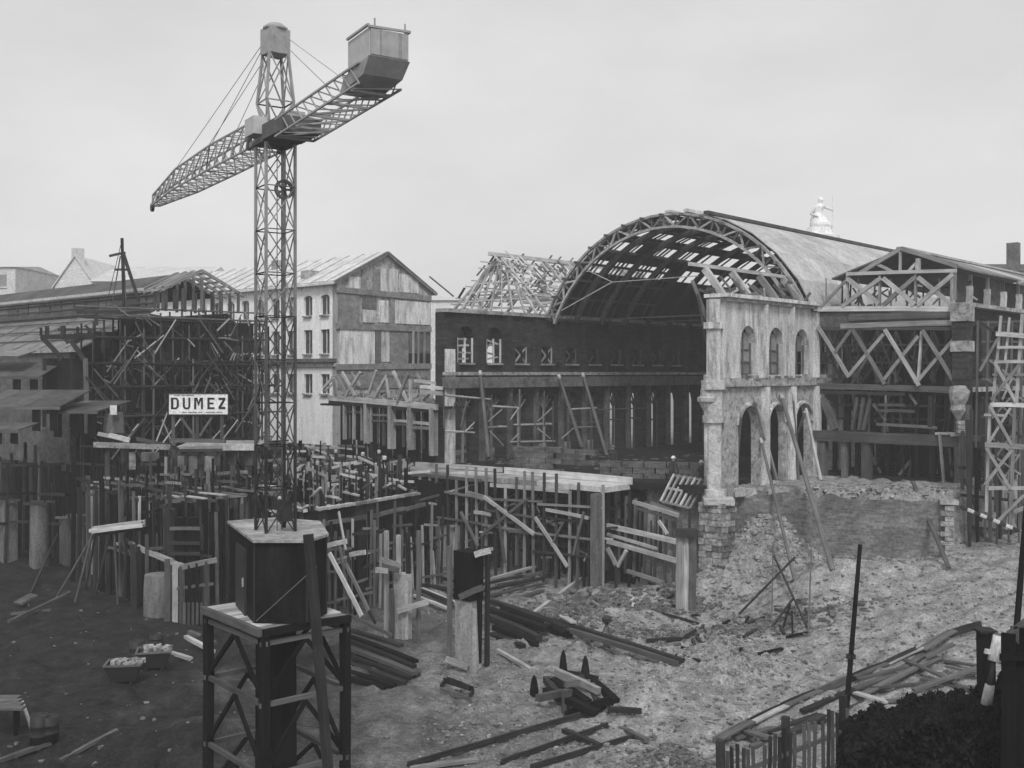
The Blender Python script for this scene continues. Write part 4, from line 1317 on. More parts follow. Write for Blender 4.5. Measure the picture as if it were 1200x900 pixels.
for w in (-.15, .15):
    beam('pendant', MC + jp * w + Vector((0, 0, 21.7)), MC + jd * 5.2 + jp * w * 2 + Vector((0, 0, 19.4)), .022, .022, IRL, cr_, 'rod')
    beam('pendant', MC + jp * w + Vector((0, 0, 21.75)), MC + jd * 9.4 + jp * w * 2 + Vector((0, 0, 19.3)), .022, .022, IRL, cr_, 'rod')
    beam('pendant', MC + jp * w + Vector((0, 0, 21.8)), kb(5.0, w * 3, 18.98), .022, .022, IRL, cr_, 'rod')
# ------------------------------------------------------------------ the building site
# sign board
sg = thing('sign_board', W(232, 515, 58), 'white contractor sign reading DUMEZ on timber posts', 'sign')
SD = 58.0
SPL = ((0, SD), (1.0, 0.0))
panel('board', SPL, 197, 461, 267.5, 486, .06, 0, SGN, sg)
for s in ((197, 461, 267.5, 461), (197, 486, 267.5, 486), (197, 461, 197, 486), (267.5, 461, 267.5, 486)):
    beam('frame', onp(SPL, s[0], s[1], .02), onp(SPL, s[2], s[3], .02), .1, .05, WD, sg)
def glyph(poly, x0, w, y0=466.0, h=13.5, mat=INK, thick=.03):
    vs = [W(x0 + px * w, y0 + py * h, SD - .045) for px, py in poly]
    n = len(vs)
    vs += [v + Vector((0, thick, 0)) for v in vs]
    return vs, [tuple(range(n)), tuple(range(2 * n - 1, n - 1, -1))] + [(i, n + i, n + (i + 1) % n, (i + 1) % n) for i in range(n)]
def letter(polys, x0, w):
    V_, F_ = [], []
    for p in polys:
        v, f = glyph(p, x0, w)
        b = len(V_)
        V_ += v
        F_ += [tuple(b + i for i in q) for q in f]
    mesh('letter', V_, F_, INK, sg)
R4 = lambda a, b, c, d: [(a, b), (c, b), (c, d), (a, d)]
letter([R4(0, 0, .3, 1), [(.27, 0), (.72, 0), (.62, .15), (.27, .15)], [(.72, 0), (1, .22), (.74, .27), (.62, .15)], [(1, .22), (1, .78), (.74, .73), (.74, .27)],
        [(1, .78), (.72, 1), (.62, .85), (.74, .73)], [(.72, 1), (.27, 1), (.27, .85), (.62, .85)]], 200.3, 9.2)
letter([R4(0, 0, .27, .8), [(0, .8), (.27, .76), (.38, .85), (.25, 1)], R4(.3, .85, .75, 1), R4(.74, 0, 1, .8), [(1, .8), (.74, .76), (.66, .85), (.78, 1)]], 214.2, 8.8)
letter([R4(0, 0, .24, 1), R4(.78, 0, 1, 1), [(.24, 0), (.36, 0), (.56, .5), (.5, .72), (.24, .22)], [(.78, 0), (.66, 0), (.47, .5), (.52, .72), (.78, .22)]], 227.4, 10.4)
letter([R4(0, 0, .3, 1), R4(.3, 0, 1, .17), R4(.3, .42, .85, .58), R4(.3, .83, 1, 1)], 243.0, 8.4)
letter([R4(0, 0, 1, .2), R4(0, .8, 1, 1), [(.62, .2), (1, .2), (.4, .8), (0, .8)]], 256.0, 8.0)
for x0, x1, y in ((204, 211, 463.3), (212.5, 217, 463.3), (218, 227, 463.3), (213, 219, 483.2), (220.5, 231, 483.2), (232.5, 237, 483.2), (241, 252, 483.2), (253.5, 261, 483.2)):
    panel('small_lettering', SPL, x0, y - .55, x1, y + .55, .02, .035, INKG, sg)
trace('sign_post', SPL, [(203, 486, 203, 516), (231, 486, 231, 514), (260, 486, 260, 516), (211, 488, 229, 513, .12), (249, 488, 234, 511, .12)], .14, WM, sg, -.1)
beam('post_foot', W(200, 516, 58.2), W(264, 517, 58.2), .3, .2, WM, sg)

# timber pavilion with columns and crosses, in front of the gabled house
PT = ((-5.15, 70.0), r2)
pv = thing('timber_pavilion', onp(PT, 460, 530), 'half-stripped pavilion with pale columns and zigzag timber attic', 'pavilion')
trace('column', PT, [(430, 472, 430, 520, .4), (459, 474, 459, 526, .48), (482, 476, 482, 527, .48), (508, 478, 508, 534, .5), (404, 470, 404, 515, .25), (415, 470, 415, 515, .2), (424, 472, 424, 516, .16), (435, 473, 435, 518, .16)],
      .4, CON, pv)
trace('entablature', PT, [(386, 466, 512, 477, .38, WL), (386, 471, 512, 482, .2, WD)], .3, WL, pv, .1)
trace('cross_brace', PT, [(401, 436, 416, 464), (422, 436, 405, 464), (412, 436, 422, 452, .12), (436, 444, 446, 468), (453, 440, 438, 468), (461, 435, 478, 472), (478, 438, 465, 472), (488, 438, 497, 453), (452, 440, 456, 466, .14),
                           (379, 455, 391, 442), (381, 458, 392, 448, .12), (394, 440, 407, 464), (390, 441, 394, 464), (481, 444, 481, 470, .2), (441, 434, 432, 462), (470, 440, 470, 470, .12)], .2, WL, pv, .2, .1)
trace('top_plate', PT, [(395, 437, 425, 438, .16), (440, 440, 500, 444, .18)], .18, WM, pv, .1)
trace('stacked_plank', PT, [(493, 453, 518, 455, .22, WP), (493, 459, 518, 461, .26, WP), (486, 446, 510, 449, .2, WL)], .22, WP, pv, .5)
trace('frame_rail', PT, [(436, 486, 457, 487), (436, 493, 457, 494), (462, 493, 481, 494, .18, WL), (462, 497, 481, 498), (485, 495, 506, 497, .2, WL), (485, 501, 506, 502, .2, WL), (404, 482, 428, 484)], .14, WM, pv)
trace('frame_stile', PT, [(443, 474, 443, 520), (450, 474, 450, 522, .2), (473, 477, 473, 524, .18), (496, 478, 496, 526, .2, WD), (410, 472, 410, 514, .12)], .14, WM, pv, -.1)
for k in range(8):
    p = V2(PT[0]) - rN * (1.0 + 1.5 * k) + dN * 2.5
    beam('rear_panel', (p.x, p.y, 7.3), (p.x - rN.x * 1.2, p.y - rN.y * 1.2, 7.3), .15, 4.6, BLK if k % 3 else WB, pv)
p = V2(PT[0]) + dN * 1.6
beam('ceiling', (p.x + rN.x * .3, p.y + rN.y * .3, 9.7), (p.x - rN.x * 12, p.y - rN.y * 12, 9.7), 3.2, .15, WD, pv)
for k in range(70):                     # broken lath and plaster heaped on the attic
    u, v = U(0, 11.5), U(.2, 2.8)
    p = V2(PT[0]) - rN * u + dN * v
    z = 9.9 + U(0, 1.3) * (1 - .3 * v)
    beam('broken_lath', (p.x, p.y, z), (p.x + U(-.6, .6), p.y + U(-.4, .4), z + U(-.5, .5)), .08, .16, RN.choice((WL, WM, PLG, WL)), pv)
p = onp(PT, 512, 440)
beam('chimney_stub', (p.x + .5, p.y + 2, 5.8), (p.x + .5, p.y + 2, 13.6), .9, .8, PLA, pv)

# scaffolding along the left nave wall
ns = thing('wall_scaffold', NV(6, SPAN - 1.2, 5.7), 'light pole scaffold standing along the dark arcade wall', 'scaffold')
trace('ledger', PB, [(521, 463, 575, 468), (577, 476, 609, 478), (602, 498, 648, 497), (598, 518, 650, 517), (664, 480, 699, 478), (676, 501, 703, 500), (522, 505, 556, 507), (584, 500, 594, 500), (700, 480, 760, 478, .1, WM)],
      .16, WL, ns, 1.2, .2, 'pole')
trace('upright', PB, [(520, 463, 520, 502), (534, 470, 527, 492), (547, 470, 540, 500), (545, 492, 545, 522), (575, 470, 569, 494), (609, 456, 609, 522, .18), (638, 458, 638, 500), (648, 470, 648, 517), (682, 478, 682, 500), (708, 476, 708, 500), (627, 475, 627, 515),
                       (735, 470, 735, 520, .1, WM), (770, 470, 770, 525, .1, WM), (800, 472, 800, 530, .1, WM)],
      .14, WM, ns, 1.1, .2, 'pole')
trace('brace', PB, [(588, 480, 572, 494), (574, 505, 590, 522), (608, 478, 598, 492), (647, 478, 630, 494), (630, 502, 645, 514), (672, 502, 658, 514), (545, 506, 556, 495), (608, 508, 600, 516), (664, 482, 672, 490), (700, 505, 710, 520)],
      .13, WL, ns, 1.3, .2, 'pole')
for k, (x0, y0, x1, y1) in enumerate(((563, 440, 573, 536), (656, 444, 682, 524), (684, 442, 713, 540))):
    a, b = onp(PB, x0, y0, .75), onp(PB, x1, y1, 3.2)
    sp_ = thing('raking_shore', (b.x, b.y, 5.7), ('raking pole with pale tip nearest the pavilion, against dark wall', 'left one of two parallel raking poles on the dark arcade', 'right one of two parallel raking poles on the dark arcade')[k], 'shore', 'raking shores on the arcade wall')
    beam('shore_pole', b, a, .3, .3, WM, sp_, 'pole')
    beam('pole_tip', a, a + (a - b).normalized() * .35, .3, .3, WP, sp_, 'pole')

# raking shores of the white wall
def shore(x0, y0, px, py, w, label, m=WL):
    a = onp(PA, x0, y0, .35)
    b = gh(px, py)
    t = thing('raking_shore', b, label, 'shore', 'raking shores on the white wall')
    beam('shore_pole', b, a, w, w, m, t, 'pole')
    beam('pole_head', a, a + (a - b).normalized() * .45, w, w, WP, t, 'pole')
shore(917, 468, 976, 668, .29, 'longest raking timber from white wall down to the earth bank', WM)
shore(886, 474, 911, 566, .24, 'short raking timber under the first lower arch of white wall')
shore(942, 486, 924, 545, .2, 'thin timber leaning the other way across the white wall shores')
shore(946, 486, 962, 563, .22, 'raking timber at the far end of the white wall')
shore(868, 490, 862, 568, .16, 'slim upright prop at the near pier of the white wall', WM)
shore(930, 470, 936, 562, .16, 'slim upright prop between the second and third lower arch', WM)
shore(893, 520, 932, 682, .2, 'thin weathered timber sloping down the earth bank', WM)

# retaining wall with quoins, and masonry stub under the white wall
PW = ((12.1, 58.0), (22.3 - 12.1, 54.0 - 58.0))
rwl = thing('retaining_wall', (17, 56, 2), 'low brick retaining wall with stone quoin end above earth bank', 'wall')
BRK_W = brick('old_brick', 0.15, 0.17, (.93, -.365), .42, .14)
bm = bmesh.new()
pw0, pw1 = Vector((12.4, 58.5, 0)), Vector((22.1, 54.08, 0))
n = 24
dirw = (pw1 - pw0).normalized()
nw = Vector((dirw.y, -dirw.x, 0))
top = []
for i in range(n + 1):
    p = pw0.lerp(pw1, i / n)
    z = 5.45 + (U(-.35, .25) if i < 16 else U(-.06, .06))
    top.append((p, z))
vs, fs = [], []
for i, (p, z) in enumerate(top):
    for q, zz in ((p + nw * .3, -.5), (p + nw * .15, z), (p - nw * .45, z - .05), (p - nw * .45, -.5)):
        vs.append((q.x + U(-.03, .03), q.y, zz))
for i in range(n):
    for k in range(3):
        fs.append((i * 4 + k, i * 4 + 4 + k, i * 4 + 5 + k, i * 4 + k + 1))
mesh('brickwork', vs, fs, BRK_W, rwl)
zq = 1.6
k = 0
while zq < 5.3:
    h = U(.2, .3)
    w = .62 if k % 2 else .42
    p = pw1 + dirw * (.3 - w / 2)
    q = pw1 + dirw * .3
    beam('quoin_stone', (p.x - dirw.x * w / 2 + nw.x * .2, p.y - dirw.y * w / 2 + nw.y * .2, zq + h / 2), (q.x + nw.x * .2, q.y + nw.y * .2, zq + h / 2), .55 + U(-.05, .05), h - .03, RUB, rwl)
    zq += h
    k += 1
p = pw1 + dirw * .05 + nw * .15
beam('quoin_cap', (p.x - .45, p.y + .1, 5.48), (p.x + .4, p.y - .1, 5.48), .8, .2, PLG, rwl)
a, b = gh(1070, 624, .1), gh(1112, 668, .1)
tag(beam('leaning_board', a + Vector((0, 0, .3)), b, .2, .1, WM), 'weathered board leaning down the bank by the retaining wall', 'board')
ms = thing('masonry_stub', (11.0, 57.2, 0), 'pale rubble masonry stub with stone cap below white wall end', 'masonry')
pc2 = Vector((11.05, 57.3, 0))
z = -.4
k = 0
while z < 5.0:
    h = U(.26, .4)
    x = -.68
    while x < .62:
        w = min(U(.28, .6), .68 - x)
        if w < .12:
            break
        p = pc2 + rN * (x + w / 2) - dN * (.6 + U(-.04, .06))
        beam('stone', (p.x - rN.x * w / 2, p.y - rN.y * w / 2, z + h / 2), (p.x + rN.x * (w / 2 - .03), p.y + rN.y * (w / 2 - .03), z + h / 2), .4, h - .03, RN.choice((RUB, RUB, RUB, RUBD)), ms)
        p = pc2 + dN * (x + w / 2) + rN * (.62 + U(-.04, .06))
        beam('stone', (p.x - dN.x * w / 2, p.y - dN.y * w / 2, z + h / 2), (p.x + dN.x * (w / 2 - .03), p.y + dN.y * (w / 2 - .03), z + h / 2), .4, h - .03, RN.choice((RUBD, RUBD, RUB)), ms)
        x += w
    z += h
beam('core', (pc2.x, pc2.y, -.5), (pc2.x, pc2.y, 5.0), 1.1, 1.1, RUBD, ms)
beam('cap_stone', (pc2.x - .8, pc2.y - .1, 5.15), (pc2.x + .8, pc2.y - .3, 5.15), 1.5, .3, STN, ms)
for k in range(12):
    p = NV(.6 + k * .8, U(-.7, -.3), 5.4 + U(-.2, .3))
    q = p + Vector((U(.3, .7), U(-.3, .2), U(-.1, .1)))
    beam('broken_block', p, q, U(.3, .6), U(.25, .5), RN.choice((RUB, RUBD, STN)), ms)

# scaffold tower at the right edge
PST = ((24.6, 54.2), (1.0, -.25))
tw = thing('scaffold_tower', (25.5, 54, 3), 'pale timber scaffold tower at the right edge', 'scaffold')
trace('upright', PST, [(1173, 370, 1163, 480, .15), (1183, 372, 1178, 426, .13), (1198, 368, 1191, 476, .18), (1189, 475, 1184, 620, .18), (1160, 474, 1156, 600, .16), (1208, 372, 1206, 620, .2)], .16, WL, tw, 0, .1)
trace('platform', PST, [(1167, 391, 1204, 394, .24, WP), (1168, 407, 1204, 407, .14), (1165, 424, 1204, 424, .15), (1163, 439, 1204, 439, .13), (1160, 474, 1204, 475, .22, WP), (1153, 486, 1180, 487, .12), (1154, 521, 1206, 524, .26), (1158, 572, 1206, 572, .18)], .15, WL, tw, .1)
trace('cross_brace', PST, [(1166, 426, 1190, 471), (1194, 428, 1161, 469), (1169, 397, 1148, 435, .12), (1160, 476, 1186, 522), (1184, 478, 1158, 520, .12), (1156, 525, 1184, 573), (1186, 527, 1154, 568), (1200, 580, 1170, 610, .14), (1188, 600, 1204, 594, .2)], .15, WL, tw, .2, .1)
trace('upright', PST, [(1177, 380, 1170, 480, .12, WM), (1200, 470, 1198, 620, .14, WM), (1168, 480, 1166, 600, .12, WM)], .12, WM, tw, -1.4)
trace('platform', PST, [(1166, 424, 1204, 425, .12, WM), (1164, 474, 1204, 474, .12, WM), (1160, 522, 1204, 522, .12, WM)], .12, WM, tw, -1.4)
for k in range(9):
    y0 = 378 + 22 * k
    trace('rear_rail', PST, [(1150, y0, 1206, y0 + U(-2, 2), .11)], .11, WM, tw, -2.6)
    trace('rear_brace', PST, [(1150 + U(0, 20), y0, 1180 + U(0, 20), y0 + 24, .1), (1200 - U(0, 20), y0, 1160 + U(0, 20), y0 + 24, .1)], .1, RN.choice((WM, WL, WD)), tw, -2.4)
for px in (1146, 1158, 1172, 1186, 1198):
    trace('rear_upright', PST, [(px, 376, px - 4, 640, .12)], .12, WM, tw, -2.5)
bp = thing('banded_pole', onp(PST, 1128, 596, .6), 'light and dark banded pole sloping beside the quoin end', 'pole')
for k in range(9):
    f0, f1 = k / 9, (k + 1) / 9
    a, b = onp(PST, 1126, 594, .6), onp(PST, 1194, 622, .6)
    beam('band', a.lerp(b, f0), a.lerp(b, f1), .2, .2, WP if k % 2 else WD, bp, 'rod')
us = thing('undercroft_frame', (25.5, 58, 3), 'dark tangle of props under the right hall side', 'scaffold')
PU = ((24.0, 56.0), (.72, .69))
for k in range(16):
    px = 1128 + k * 5.2
    trace('prop', PU, [(px, U(470, 540), px + U(-6, 6), U(640, 672))], .2, RN.choice((WD, WB, WM)), us, U(-1.5, .4))
trace('rail', PU, [(1126, 580, 1200, 588), (1140, 618, 1200, 625, .16), (1124, 548, 1180, 550), (1122, 655, 1135, 652, .2, WL), (1150, 565, 1160, 560, .2)], .16, WD, us)
trace('brace', PU, [(1149, 618, 1171, 666), (1145, 660, 1160, 630), (1180, 600, 1165, 660), (1130, 560, 1150, 610)], .15, WM, us)
beam('back_wall', onp(PU, 1122, 560, -3) , onp(PU, 1215, 560, -3), .2, 7.5, BLK, us)

# ------------------------------------------------------------------ basement: deck, shoring, formwork
Q = Vector((5.1, 58.3, 0))
def DK(u, v, z):
    p = Q - rN * u + dN * v
    return Vector((p.x, p.y, z))
dk1 = thing('shored_deck', DK(8, 1, 0), 'new concrete deck edge carried on a thicket of timber props', 'formwork')
for k in range(7):
    u0, u1 = k * 2.5, k * 2.5 + 2.46
    vs = [DK(u0, 0, 5.45), DK(u1, 0, 5.45), DK(u1, 2.3, 5.45), DK(u0, 2.3, 5.45)]
    hexa('deck_slab', vs + [v + Vector((0, 0, .3)) for v in vs], CONL if k < 2 or k in (4,) else CON, dk1)
beam('edge_board', DK(-.2, 2.2, 5.95), DK(9.5, 2.2, 5.95), .12, .4, WP, dk1)
beam('edge_board', DK(9.8, 2.3, 5.95), DK(17.4, 2.0, 5.9), .12, .3, WL, dk1)
beam('edge_board', DK(2.5, -.1, 5.35), DK(8.5, -.15, 5.3), .1, .24, WL, dk1)
beam('edge_board', DK(9.2, -.2, 5.5), DK(17, -.2, 5.5), .1, .2, WM, dk1)
for row, v in enumerate((-.2, 1.1, 2.4)):
    for k in range(22):
        u = .1 + k * .8 + U(-.15, .15)
        p = DK(u, v, 0)
        up = 5.4 if row else RN.choice((5.4, 5.9, 6.3, 5.4))
        beam('prop', (p.x, p.y, hz(p.x, p.y) - .1 if row == 0 else -.2), (p.x + U(-.08, .08), p.y, up), .13, .13, RN.choice((WM, WD, WL)) if row == 0 else RN.choice((WD, WB, WM)), dk1)
    for z in (1.0, 1.9, 2.8, 3.7, 4.6):
        for k in range(4):
            if U(0, 1) < .8:
                beam('rail', DK(k * 4.2 + U(0, .5), v - .12, z + U(-.15, .15)), DK(k * 4.2 + U(3, 5), v - .12, z + U(-.2, .2)), .07, .13, RN.choice((WM, WL, WD)) if row == 0 else WD, dk1)
PDK = ((Q.x, Q.y), r2)
trace('brace', PDK, [(567, 582, 626, 626, .2, WL), (617, 585, 564, 628, .17), (627, 606, 665, 664, .18, WL), (582, 594, 592, 660, .16), (540, 600, 560, 640, .16), (684, 600, 672, 650, .14), (646, 640, 660, 612, .12)], .16, WM, dk1, .45)
trace('cross_head', PDK, [(548, 578, 575, 586, .3, WL), (556, 600, 575, 603, .2, WL), (565, 646, 577, 643, .2, WL), (640, 597, 690, 607, .18, WL), (596, 622, 622, 624, .2)], .2, WM, dk1, .3)
for k in range(60):
    u, z = U(0, 17), U(.4, 5.2)
    beam('loose_board', DK(u, U(-.5, 2), z), DK(u + U(-1.4, 1.4), U(-.6, 2), z + U(-.7, .7)), .05, .11, RN.choice((WM, WD, WL)), dk1)
beam('back_boarding', DK(-.5, 3.0, 2.6), DK(17.2, 3.0, 2.6), .15, 5.4, BLK, dk1)
vs = [DK(12.6, -.3, 2.7), DK(15.2, -.3, 2.7), DK(15.2, .4, 2.7), DK(12.6, .4, 2.7)]
hexa('dark_shutter', vs + [v + Vector((0, 0, 2.5)) for v in vs], WB, dk1)
# deck column at its right end
beam('column', DK(.3, -.35, -.2), DK(.3, -.35, 5.4), .55, .5, COND, dk1)

# wall shutter right of the deck
PF = ((5.5, 60.6), (9.3 - 5.5, 56.8 - 60.6))
fw = thing('wall_shutter', onp(PF, 755, 690), 'open wall formwork with double walers beside the rubble stub', 'formwork')
trace('stud', PF, [(713, 577, 711, 668), (722, 590, 722, 660, .12), (734, 581, 733, 672), (745, 584, 743, 676), (757, 588, 755, 680, .18), (769, 590, 767, 684), (781, 596, 779, 690), (791, 600, 789, 694), (750, 600, 750, 670, .1), (763, 610, 763, 680, .1)], .17, WM, fw, 0, .1)
trace('waler', PF, [(712, 616, 798, 636, .26, WL), (712, 626, 770, 643, .16), (712, 634, 796, 658, .24, WL), (735, 669, 778, 683, .2, WL), (742, 588, 795, 604, .2, WL), (745, 595, 792, 609, .16, WM)], .22, WL, fw, .2)
trace('brace', PF, [(712, 642, 722, 662, .2, WL), (734, 645, 724, 664, .18, WL), (772, 610, 782, 626, .16, WL)], .16, WL, fw, .4)
panel('sheathing', PF, 712, 588, 800, 690, .1, -.7, WB, fw)
for k in range(10):
    trace('stacked_block', PF, [(716 + 8 * k, 632 + 2 * k, 722 + 8 * k, 633 + 2 * k, .3, RN.choice((CON, COND, WL)))], .3, CON, fw, -.2)
b0 = onp(PF, 803, 692, .5)
lp = thing('shuttered_column', b0, 'pale boarded column standing between shutter and rubble stub', 'column')
for dx, m in ((-.28, WL), (.05, WP), (.33, WM)):
    beam('board', (b0.x + dx, b0.y - abs(dx) * .3, -.3), (b0.x + dx, b0.y - abs(dx) * .3, 3.9), .28, .3, m, lp)
beam('collar', (b0.x - .5, b0.y - .2, 4.0), (b0.x + .55, b0.y - .3, 4.0), .5, .4, WD, lp)
# sloping rack of rods beside the two workers
rk = thing('sloping_rack', onp(PF, 795, 590, .2), 'sloping rack of pale bars in front of the two workers', 'rack')
PRK = ((9.0, 58.4), (1, -.1))
a0, a1 = W(774, 588, 57.4), W(808, 596, 57.2)
t0_, t1_ = W(790, 556, 58.9), W(828, 562, 58.7)
for k in range(7):
    f = k / 6
    beam('bar', a0.lerp(a1, f), t0_.lerp(t1_, f), .09, .13, WL, rk)
for f in (.02, .5, .97):
    beam('cross_bar', a0.lerp(t0_, f), a1.lerp(t1_, f), .1, .12, WL, rk)
for p in (a0, a1, t0_, t1_):
    beam('rack_leg', (p.x, p.y, 2.0), p, .12, .12, WD, rk)
beam('bottom_board', W(762, 590, 57.2), W(796, 604, 56.8), .1, .3, WM, rk)

# brick foundation walls on the plateau edge
for x0, y0, x1, y1, D0, D1, nm, lab in ((604, 523, 660, 548, 67, 66, 'brick_stub', 'short block of brickwork behind the deck edge'),
                                       (704, 540, 836, 582, 62.5, 61, 'brick_stub', 'long low brick footing wall in front of the dark nave'),
                                       (634, 525, 700, 560, 72, 70, 'brick_stub', 'dark brick footing farther back below the raking poles')):
    a, b = W(x0, (y0 + y1) / 2, D0), W(x1, (y0 + y1) / 2, D1)
    a.z = b.z = 5.6
    t = thing(nm, (a.x, a.y, 5.6), lab, 'wall')
    hh = (y1 - y0) * D0 / F
    zt = CZ - (y0 - HY) * D0 / F
    nrow = max(2, int(hh / .34))
    L = (b - a).length
    for r_ in range(nrow + 2):
        n = max(3, int(L / 1.1))
        for k in range(n):
            sft = .5 * (r_ % 2) / n
            f0, f1 = max(0, k / n - sft), min(1, (k + 1) / n - sft) - .012
            if f1 <= f0:
                continue
            z = zt - .34 * (r_ + .5)
            p, q = a.lerp(b, f0), a.lerp(b, f1)
            beam('masonry_block', (p.x, p.y + U(-.04, .04), z), (q.x, q.y + U(-.04, .04), z), .7, .325, BRK_R, t)

# curved retaining shutter left of the deck, with starter bars behind
cwl = thing('curved_shutter', (-8, 57, 0), 'curved dark wall shutter with pale capping boards, left of the deck', 'formwork')
cpts = [Vector((-11.6, 54.6, 0)), Vector((-11.1, 53.2, 0)), Vector((-10.2, 53.0, 0)), Vector((-8.6, 55.2, 0)), Vector((-6.6, 58.3, 0)), Vector((-4.9, 61.2, 0))]
def cw(f):
    f *= len(cpts) - 1
    i = min(int(f), len(cpts) - 2)
    return cpts[i].lerp(cpts[i + 1], f - i)
nseg = 22
for k in range(nseg):
    p, q = cw(k / nseg), cw((k + 1) / nseg - .003)
    beam('shutter_board', (p.x, p.y, 2.5), (q.x, q.y, 2.5), .12, 5.2, RN.choice((WB, WB, WD)), cwl)
    if U(0, 1) < .9:
        beam('capping_board', (p.x, p.y - .1, 5.18 + U(-.03, .03)), (q.x, q.y - .1, 5.18), .34, .14, WL, cwl)
    if U(0, 1) < .75:
        beam('stud', (p.x + .1 + U(-.15, .15), p.y - .18, -.1), (p.x + .1 + U(-.15, .15), p.y - .18, U(3.6, 5.0)), .11, .13, WB, cwl)
for z, m in ((4.45, WM), (2.4, WB)):
    for k in range(5):
        p, q = cw(.38 + k * .12), cw(.38 + (k + 1) * .12)
        beam('waler', (p.x + .15, p.y - .32, z), (q.x + .15, q.y - .32, z + U(-.1, .1)), .14, .2, m, cwl)

for k in range(46):                     # thin shores, rails and laths in front of the shutter
    f = U(.3, 1)
    q = cw(f)
    o_ = U(.4, 1.9)
    x, y = q.x + o_ * .78, q.y - o_ * .62
    h = U(2.0, 5.2)
    beam('thin_prop', (x, y, -.1), (x + U(-.15, .15), y + U(-.1, .1), h), .1, .1, RN.choice((WD, WM, WB, WM, WL)), cwl)
    if U(0, 1) < .6:
        z = U(.8, h)
        e_ = (cw(min(1, f + .12)) - cw(max(0, f - .12))).normalized() * U(.5, 1.3)
        beam('thin_rail', Vector((x, y, z)) - e_, Vector((x, y, z + U(-.2, .2))) + e_, .06, .12, RN.choice((WM, WL, WD, WM)), cwl)
sb = thing('starter_bar_field', (-10, 63, 5.2), 'forest of upright starter bars and props behind the curved shutter', 'reinforcement')
for k in range(420):
    px = 225 + 265 * U(0, 1)
    D = U(57, 70) if px > 345 else U(56, 66)
    x = (px - CX) * D / F
    if plateau_sd(np.array([x]), np.array([D]))[0] < .3:
        continue
    z = hz(x, D)
    h = U(.8, 2.3) if px > 345 else U(1.2, 3.0)
    beam('upright', (x, D, z - .1), (x + U(-.1, .1), D, z + h), *((.07, .07) if U(0, 1) < .65 else (.17, .17)), RN.choice((WD, WD, WM, WB, WL, IRD)), sb)
    if U(0, 1) < .42:
        beam('rail', (x - U(.3, 1.2), D, z + h * U(.4, 1)), (x + U(.3, 1.4), D + U(-.3, .3), z + h * U(.4, 1)), .1, .14, RN.choice((WM, WL, WL, WP, WD)), sb)
    if U(0, 1) < .10:
        vs, fs = lathe([(.10, 0), (.12, .15), (.07, .22)], 6, (x, D, z + h))
        mesh('bar_cap', vs, fs, RN.choice((CON, CONL, WL)), sb)

for k in range(260):                    # bars and boards right behind the curved shutter
    q = cw(U(.02, .98))
    off = .15 + 4.5 * U(0, 1) ** 1.5
    x, y = q.x - off * .78 + U(-.3, .3), q.y + off * .62
    if plateau_sd(np.array([x]), np.array([y]))[0] < -.3:
        continue
    z = max(hz(x, y), 4.6)
    h = U(.7, 2.0)
    beam('upright', (x, y, z - .1), (x + U(-.08, .08), y, z + h), *((.08, .08) if U(0, 1) < .6 else (.16, .16)), RN.choice((WD, WB, WB, WM, WD, WL)), sb)
    if U(0, 1) < .5:
        L_ = U(.6, 1.9)
        beam('rail', Vector((x, y, z + U(.05, h))) - rN * L_ / 2, Vector((x, y, z + U(.05, h))) + rN * L_ / 2, .14, .1, RN.choice((WL, WP, WL, WM, CONL)), sb)
# left trestle platforms on the pit floor
tp = thing('trestle_platform', W(135, 650, 55), 'rough trestle carrying a pale sagging platform at left', 'platform')
a, b = W(106, 623, 55), W(165, 616, 55)
for k in range(5):
    o = Vector((0, .28 * k, .02 * k))
    beam('plank', a + o + Vector((U(-.2, .2), 0, 0)), b + o + Vector((U(-.2, .2), 0, U(-.05, .05))), .26, .16, WP if k < 4 else WL, tp)
for px, pb_ in ((108, 88), (112, 100), (122, 118), (134, 138), (146, 150), (158, 172), (128, 112), (110, 65)):
    p = W(px, 626, 55.2)
    g = gh(pb_, U(690, 712))
    beam('leg', p, g, .14, .14, RN.choice((WD, WM, WM)), tp, 'pole')
beam('cross_beam', a + Vector((0, .5, -.2)), b + Vector((0, .5, -.2)), .2, .2, WD, tp)
lt = thing('stepped_formwork', W(210, 700, 51), 'stepped column formwork with pale edge boards left of crane', 'formwork')
PLT = ((-18.5, 54.5), (5.2, -4.6))
trace('edge_board', PLT, [(145, 632, 172, 646, .2), (168, 644, 214, 664, .26), (143, 646, 190, 642, .16, WM)], .2, WL, lt)
PL2 = ((-15.6, 51.0), (2.8, 1.2))
trace('edge_board', PL2, [(212, 665, 254, 656, .24), (204, 740, 248, 730, .2, WM), (205, 690, 250, 684, .14, WM)], .2, WL, lt)
for px, y0, y1, m in ((205, 660, 745, WL), (213, 664, 742, WM), (222, 662, 738, WB), (231, 660, 734, WB), (242, 658, 730, WM), (196, 655, 728, WM)):
    trace('upright', PL2, [(px, y0, px, y1, .22, m)], .2, m, lt)
for k in range(22):
    px = 148 + 2.9 * k
    trace('stud', PLT, [(px, 634 + 1.3 * k, px + U(-5, 5), 722 + U(-6, 10), .13, RN.choice((WM, WD, WD)))], .13, WD, lt, U(-.6, .1))
for k in range(6):
    px = 216 + 5 * k
    trace('slat', PL2, [(px, 706, px, 732, .1, WM)], .1, WM, lt, .1)
vs, fs = lathe([(.75, -.2), (.75, 1.4), (.7, 2.0)], 10, W(186, 725, 53)[:2] + (0,))
mesh('pier', vs, fs, COND, lt)
